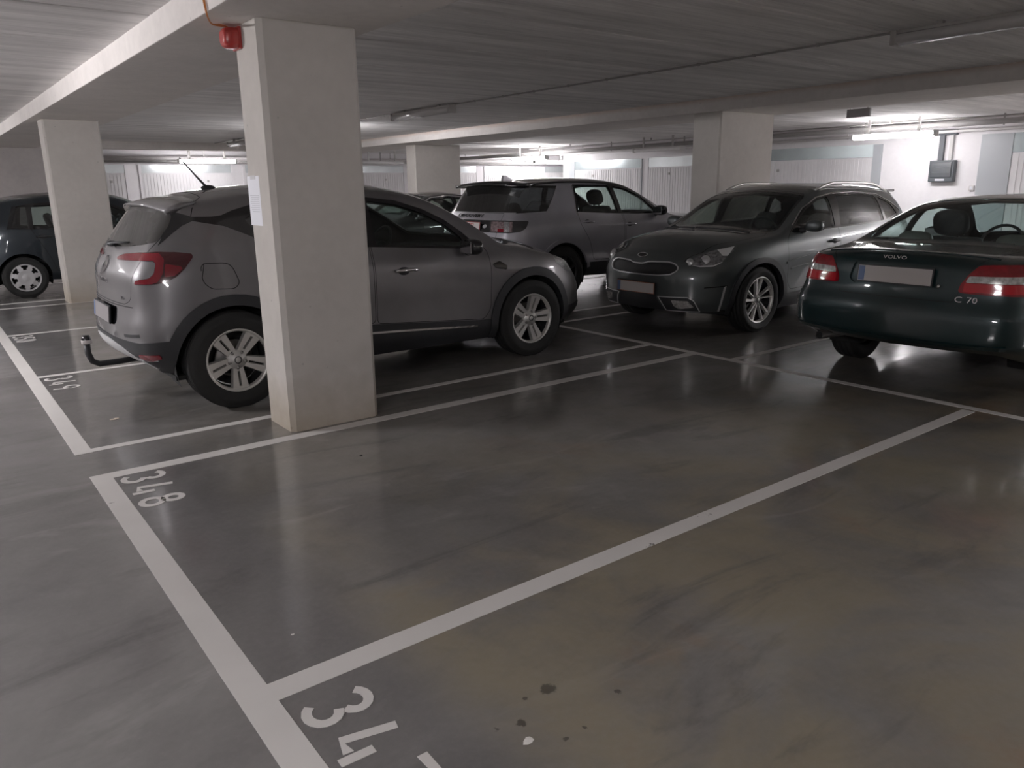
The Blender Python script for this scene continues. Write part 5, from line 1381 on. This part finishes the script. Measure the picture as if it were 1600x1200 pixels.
# ------------------------------------------------------------------ paint on the floor: parts of the floor
def fline(pts, label=None, name='stall_line'):
    """pts: quad on the floor, tiny thickness"""
    b = MB(); b.prism(pts, ((0,0,0),(1,0,0),(0,1,0),(0,0,1)), .0004, .0022)
    o = b.build(name, LINEM, FLOOR)
    if label: o['label'] = label
    return o
def rect(x0, y0, x1, y1, **k): return fline([(x0, y0), (x1, y0), (x1, y1), (x0, y1)], **k)
rect(.556, -6, .657, 4.53); rect(.556, 4.98, .652, 20.0)                              # thick lines across the bay mouths
rect(.657, 4.435, 5.46, 4.53); rect(.652, 4.985, 5.46, 5.055)
fline([(.657, 2.055), (5.43, 2.065), (5.43, 2.145), (.657, 2.152)])
rect(.657, -.33, 5.46, -.24); rect(.652, 7.365, 5.46, 7.435); rect(.652, 9.80, 5.46, 9.87); rect(.652, 12.20, 5.46, 12.27); rect(.652, 12.74, 5.46, 12.81); rect(.652, 15.15, 5.46, 15.22)
rect(5.465, -6, 5.54, 20.0)                                                            # back line shared by both rows
for yy in (-.75, 1.65, 4.09, 6.53, 7.03, 9.45, 11.85, 14.25): rect(5.54, yy-.035, 10.35, yy+.035)

# stencilled numbers, tops towards the bays (digit box: u across, v up)
def arc(cx, cy, rx, ry, a0, a1, n=10): return [(cx+rx*math.cos(math.radians(a0+(a1-a0)*k/n)), cy+ry*math.sin(math.radians(a0+(a1-a0)*k/n))) for k in range(n+1)]
GL = {
 '3': [arc(.27,.76,.25,.22,150,-62), arc(.27,.25,.27,.24,75,-150)],
 '4': [[(.22,1.0),(.04,.20),(.33,.17)], [(.47,.50),(.45,-.02)]],
 '7': [[(.02,.97),(.50,.97),(.42,.72)], [(.40,.66),(.20,.0)]],
 '8': [arc(.27,.75,.20,.21,265,-88,16), arc(.27,.25,.25,.24,85,-268,16)],
 '9': [arc(.27,.70,.23,.26,0,350,16), [(.50,.70),(.48,.40),(.34,.02)]],
 '5': [[(.48,.97),(.08,.97),(.06,.56)], arc(.25,.29,.24,.27,120,-150)],
 '0': [arc(.27,.5,.22,.46,100,260,12), arc(.27,.5,.22,.46,80,-80,12)],
}
def number(s, x0, y0, h, pitch, label, wid=.16, sk=0.0):
    b = MB(); z0, z1 = .0006, .0026
    for i, ch in enumerate(s):
        for st in GL[ch]:
            P = [Vector((x0+v*h, y0-i*pitch-u*h*1.0)) for u, v in st]
            w = h*wid/2
            n = len(P); Lf = []; Rt = []
            for k in range(n):
                t = (P[min(k+1, n-1)]-P[max(k-1, 0)]).normalized(); q = Vector((-t.y, t.x))
                Lf.append(P[k]+q*w); Rt.append(P[k]-q*w)
            vs = [(p.x, p.y, z1) for p in Lf+Rt]+[(p.x, p.y, z0) for p in Lf+Rt]
            fs = []
            for k in range(n-1):
                fs += [(k, k+1, n+k+1, n+k), (k, 2*n+k, 2*n+k+1, k+1), (n+k, n+k+1, 3*n+k+1, 3*n+k)]
            fs += [(0, n, 3*n, 2*n), (n-1, 3*n-1, 4*n-1, 2*n-1)]
            b.add(vs, fs)
    o = b.build('stall_number', LINEM, FLOOR); o['label'] = label
number('347', .69, 1.97, .195, .19, 'white stencilled number 347')
number('348', .69, 4.40, .20, .20, 'white stencilled number 348')
number('349', .69, 7.31, .19, .195, 'white stencilled number 349', .13)
number('350', .69, 9.74, .18, .15, 'white stencilled number 350', .12)

# ------------------------------------------------------------------ lamps
LAMP_ON = emit('lit_tube', (1.0, .965, .985), LAMP_POWER)
HOUS = pbr('lamp_housing_grey', (.50, .49, .48), .5)
DIFF = pbr('unlit_diffuser', (.64, .63, .63), .12, coat=.8)
REFL = pbr('lamp_tray_white', (.62, .61, .60), .4)
def lamp(x, y, z, axis, lit, label, ln=1.55, top=None, power=None):
    o = empty('ceiling_lamp', (x, y, z), 0 if axis == 'x' else PI/2)
    tag(o, label, 'lamp', 'tube lamps under the ceiling')
    b = MB(); h = ln/2
    b.box((-h, -.042, .0), (h, .042, .045), bev=.01)
    for q in (-h*.6, h*.6): b.box((q-.02, -.02, .04), (q+.02, .02, (top if top else ZC+.012)-z), 0)
    b.build('housing', HOUS, o)
    d = MB(); prof = [(.044, 0), (.044, -.02), (.036, -.050), (0, -.060), (-.036, -.050), (-.044, -.02), (-.044, 0)] if x < 0 else [(.044, .022), (.060, .012), (.066, -.012), (.048, -.046), (0, -.060), (-.048, -.046), (-.066, -.012), (-.060, .012), (-.044, .022)]
    n = len(prof)
    vs = [(-h+.03, u, v) for u, v in prof]+[(h-.03, u, v) for u, v in prof]
    d.add(vs, [(k, k+1, n+k+1, n+k) for k in range(n-1)], 0, True); d.add(vs[:n], [tuple(range(n))]); d.add(vs[n:], [tuple(range(n))])
    d.build('diffuser', (emit('lit_tube', (1.0, .965, .985), power) if power else LAMP_ON) if lit else DIFF, o)
    for q in (-1, 1):
        e = MB(); e.box((min(q*(h-.035), q*(h+.012)), -.066, -.060), (max(q*(h-.035), q*(h+.012)), .066, .047), bev=.012); e.build('end_cap', HOUS, o)
    return o
lamp(14.6, 7.57, 2.31, 'y', True, 'lit tube lamp on the right, beside the electric box')
lamp(14.6, 13.3, 2.31, 'y', False, 'unlit tube lamp above the ribbed doors, half behind the wide pillar')
lamp(14.5, 18.1, 2.26, 'y', True, 'lit tube lamp above the roof of the tall off-roader', power=62)
lamp(6.76, 22.5, 2.27, 'x', True, 'lit tube lamp left of the big pillar, above the hatchback antenna')
lamp(12.1, 22.5, 2.26, 'x', False, 'unlit tube lamp in the gap right of the big pillar')
lamp(6.08, 2.4, 2.53, 'y', False, 'unlit tube lamp at the top right corner of the view', 1.62)
lamp(6.10, 10.1, 2.53, 'y', False, 'unlit tube lamp under the ceiling right of the big pillar', 1.62)
lamp(6.12, 17.8, 2.50, 'y', False, 'unlit tube lamp just left of the big pillar, its end showing', 1.62)
for i, (x, y, ax, pw) in enumerate(HIDDEN_LAMPS):
    lamp(x, y, 2.50 if x < 12 else 2.31, ax, True, HIDDEN_LABELS[i], power=pw)

# ------------------------------------------------------------------ pipes, cables and boxes
PIPEG = pbr('pipe_grey', (.36, .35, .345), .5); PIPEW = pbr('pipe_pale', (.58, .56, .56), .45); CABLE = pbr('orange_cable', (.50, .17, .03), .5)
def run(name, pts, r, mat, label, cat, group=None, clips=None, clipmat=None, clipz=None, n=10):
    b = MB(); b.tube(pts, r, n); o = b.build(name, mat); tag(o, label, cat, group)
    if clips:
        for p in clips:
            c = MB(); c.box((p[0]-.012, p[1]-.012, p[2]-r*1.3), (p[0]+.012, p[1]+.012, clipz or ZC)); c.build('hanger', clipmat or mat, o)
    return o
run('pipe', [(15.3, -7.5, 2.47), (15.3, 10.6, 2.47), (15.2, 12.2, 2.44), (15.2, 18.0, 2.42), (15.0, 19.4, 2.40), (14.7, 21.5, 2.38), (14.4, 23.2, 2.38)], .052, PIPEG, 'thick grey pipe along the right wall under the ceiling', 'pipe', clips=[(15.3, y, 2.47) for y in (-4, -1.5, 1, 3.5, 6, 8.5)]+[(15.2, 13, 2.44), (15.2, 15.5, 2.43)])
run('pipe', [(15.55, -7.5, 2.36), (15.55, 18.0, 2.36)], .028, PIPEW, 'pale pipe below the thick grey pipe on the right', 'pipe', clips=[(15.55, y, 2.36) for y in (-3, 1, 5, 9, 13, 17)])
run('conduit', [(14.9, -7.5, 2.545), (14.9, 18.6, 2.53)], .013, PIPEG, 'thin conduit hung on rods above the lit lamp on the right', 'conduit', clips=[(14.9, y, 2.545) for y in (-1.2, 1.8, 4.8, 7.8, 10.8, 13.8, 16.8)])
run('pipe', [(3.02, 23.6, 2.36), (25, 23.6, 2.36)], .06, PIPEW, 'pale pipe along the back wall above the garage doors', 'pipe', clips=[(x, 23.6, 2.36) for x in (4, 7, 10, 13, 16, 19)])
run('pipe', [(3.02, 23.35, 2.27), (25, 23.35, 2.27)], .03, PIPEG, 'thin grey pipe along the back wall under the pale one', 'pipe', clips=[(x, 23.35, 2.27) for x in (3.6, 6.5, 9.5, 12.5, 15.5, 18.5)])
run('conduit', [(6.19, -7.5, 2.588), (6.19, 19.9, 2.588)], .009, PIPEG, 'thin cable conduit along the planks between the unlit lamps', 'conduit', clips=[(6.19, y*.62-6, 2.588) for y in range(40)])
run('conduit', [(10.25, 17.6, 2.588), (15.0, 17.6, 2.588)], .009, PIPEG, 'short clipped conduit beyond the far beam', 'conduit', clips=[(10.6+.62*k, 17.6, 2.588) for k in range(7)])

# fire sounder on the pillar, with its cable
sd = empty('fire_alarm_sounder', (1.722, 4.89, 2.36)); tag(sd, 'red fire alarm sounder high on the big pillar', 'alarm')
ALR = pbr('alarm_red', (.42, .035, .030), .3, coat=.6)
b = MB(); b.box((-.018, -.062, -.062), (0, .062, .062), bev=.006); b.build('base', ALR, sd)
b = MB()
for (x0, s0), (x1, s1) in (((-.016, .058), (-.055, .058)), ((-.055, .058), (-.088, .050)), ((-.088, .050), (-.100, .034))):
    def sq(s): return [(s*math.copysign(abs(math.cos(a))**.55, math.cos(a)), s*math.copysign(abs(math.sin(a))**.55, math.sin(a))) for a in [2*PI*k/28 for k in range(28)]]
    A, B_ = sq(s0), sq(s1)
    b.add([(x0, u, v) for u, v in A]+[(x1, u, v) for u, v in B_], [(k, (k+1) % 28, 28+(k+1) % 28, 28+k) for k in range(28)], 0, True)
b.add([(-.100, u, v) for u, v in sq(.034)], [tuple(range(28))])
b.build('sounder_body', ALR, sd)
for dz in (0, .012):
    b = MB(); pts = [(-.04, 0, .050), (-.07, .0, .063), (-.12, -.06, .05+dz*.5), (-.20, -.17, .035), (-.262, -.30, .045), (-.272, -.315+dz, .09), (-.270, -.29+dz, .16), (-.268, -.28, .236)]
    cm = []
    for i in range(len(pts)-1):
        a = pts[max(i-1, 0)]; p = pts[i]; q = pts[i+1]; d = pts[min(i+2, len(pts)-1)]
        for k in range(6):
            t = k/6
            cm.append(tuple(.5*((2*p[c])+(-a[c]+q[c])*t+(2*a[c]-5*p[c]+4*q[c]-d[c])*t*t+(-a[c]+3*p[c]-3*q[c]+d[c])*t**3) for c in range(3)))
    cm.append(pts[-1]); b.tube(cm, .0045, 6); b.build('cable', CABLE, sd)
# notice taped to the pillar
PAP = pbr('paper_white', (.74, .75, .80), .6); INK = pbr('grey_print', (.50, .51, .55), .7)
nt_ = empty('paper_notice', (1.7225, 4.86, 1.43)); tag(nt_, 'white paper notice taped to the side of the big pillar', 'notice')
b = MB(); b.box((-.003, -.10, -.148), (-.0012, .10, .148)); b.build('sheet', PAP, nt_)
b = MB()
for k in range(9): b.box((-.0036, -.075, .03-.012*k), (-.0031, .075-.01*(k % 3), .034-.012*k))
tx = b.build('printed_text', INK, nt_); tx['kind'] = 'stuff'
b = MB(); b.box((-.0042, -.045, .128), (-.0031, .045, .152)); b.build('tape', pbr('clear_tape', (.70, .70, .72), .15), nt_)
# electric box and its conduits on the right wall
eb = empty('electric_box', (16.004, 7.22, 1.66)); tag(eb, 'grey electric box on the white wall with conduits going up', 'electric box')
GB = pbr('box_grey', (.085, .095, .105), .5); GB2 = pbr('box_cover_smoke', (.04, .047, .055), .15, coat=.7)
b = MB(); b.box((-.14, -.23, -.20), (0, .23, .20), bev=.02); b.build('case', GB, eb)
b = MB(); b.box((-.155, -.19, -.12), (-.138, .19, .165), bev=.008); cv = b.build('cover', GB2, eb)
b = MB(); b.box((-.157, -.16, .06), (-.152, .10, .085)); b.box((-.157, -.16, -.03), (-.152, .16, -.02)); b.build('cover_rib', GB, cv)
b = MB(); b.box((-.146, -.08, -.178), (-.139, .09, -.145)); b.build('sticker', PAP, eb)
for y0, w in ((-.10, .030), (.075, .045)):
    b = MB(); b.box((-.07, y0-w, .20), (-.01, y0+w, .70)); b.build('conduit', GB if w > .04 else HOUS, eb)
b = MB(); b.box((-.09, -.19, .66), (-.005, .17, .76), bev=.01); b.build('junction', GB, eb)
sw = empty('light_switch', (16.0, 6.68, 1.34)); tag(sw, 'small white wall switch beside the right-hand garage door', 'switch')
b = MB(); b.box((-.03, -.045, -.045), (0, .045, .045), bev=.006); b.build('plate', PIPEW, sw)
b = MB(); b.box((-.036, -.025, -.03), (-.028, .025, .03), bev=.004); b.build('rocker', PAP, sw)
sg = empty('ceiling_sign', (12.0, 6.80, 2.46)); tag(sg, 'small grey sign panel under the ceiling right of the wide pillar', 'sign')
b = MB(); b.box((-.02, -.19, 0), (.02, .19, .125), bev=.004); b.build('panel', pbr('sign_grey', (.36, .35, .355), .5), sg)
for q in (-.14, .14):
    b = MB(); b.tube([(0, q, .12), (0, q, .14)], .008, 6); b.build('bracket', HOUS, sg)
# scraps on the floor
def scrap(x, y, s, mat, label, seed, lift=.004, n=9):
    rg = random.Random(seed); b = MB()
    vs = [(0, 0, lift)]; 
    for k in range(n):
        a = 2*PI*k/n; r = s*rg.uniform(.55, 1.1); vs.append((r*math.cos(a), r*math.sin(a)*.75, rg.uniform(.0015, lift)))
    low = [(p[0], p[1], 0.0008) for p in vs[1:]]
    b.add(vs+low, [(0, 1+k, 1+(k+1) % n) for k in range(n)]+[(1+k, n+1+k, n+1+(k+1) % n, 1+(k+1) % n) for k in range(n)]+[tuple(range(2*n, n, -1))])
    o = b.build('paper_scrap', mat, None, (x, y, .0)); tag(o, label, 'scrap', 'scraps on the floor')
CHIP = pbr('beige_chip', (.52, .45, .36), .8); WCH = pbr('white_chip', (.66, .64, .61), .8)
scrap(1.14, 1.45, .021, WCH, 'jagged white scrap on the floor right of the number 347', 3)
scrap(.90, 5.65, .030, CHIP, 'beige chip on the floor between the bay lines near the tow bar', 5)
scrap(.83, 2.37, .008, WCH, 'tiny white crumb on the dark floor above the number 347', 8, .003)
scrap(1.86, 3.90, .012, pbr('dark_crumb', (.03, .03, .03), .9), 'tiny dark crumb on the floor in front of the big pillar', 9, .006)
# ------------------------------------------------------------------ camera
CAMQ = (0.921288232, 0.250787526, -0.013879723, 1209.36)
def make_camera():
    yaw, pit, rol, f = CAMQ
    fw = Vector((math.cos(yaw)*math.cos(pit), math.sin(yaw)*math.cos(pit), -math.sin(pit)))
    r = fw.cross(Vector((0, 0, 1))).normalized(); u = r.cross(fw)
    r2 = r*math.cos(rol)+u*math.sin(rol); u2 = u*math.cos(rol)-r*math.sin(rol)
    cam = bpy.data.cameras.new('camera'); o = bpy.data.objects.new('camera', cam); COL.objects.link(o)
    M = Matrix.Identity(4)
    for k in range(3): M[k][0] = r2[k]; M[k][1] = u2[k]; M[k][2] = -fw[k]
    M[0][3] = 0; M[1][3] = 0; M[2][3] = 1.5
    o.matrix_world = M
    cam.sensor_fit = 'HORIZONTAL'; cam.sensor_width = 36.0; cam.lens = 36.0*f/1600; cam.clip_end = 200
    SC.camera = o
make_camera()
SC.view_settings.view_transform = 'Standard'; SC.view_settings.look = 'None'
SC.view_settings.gamma = 1.0; SC.view_settings.use_curve_mapping = False
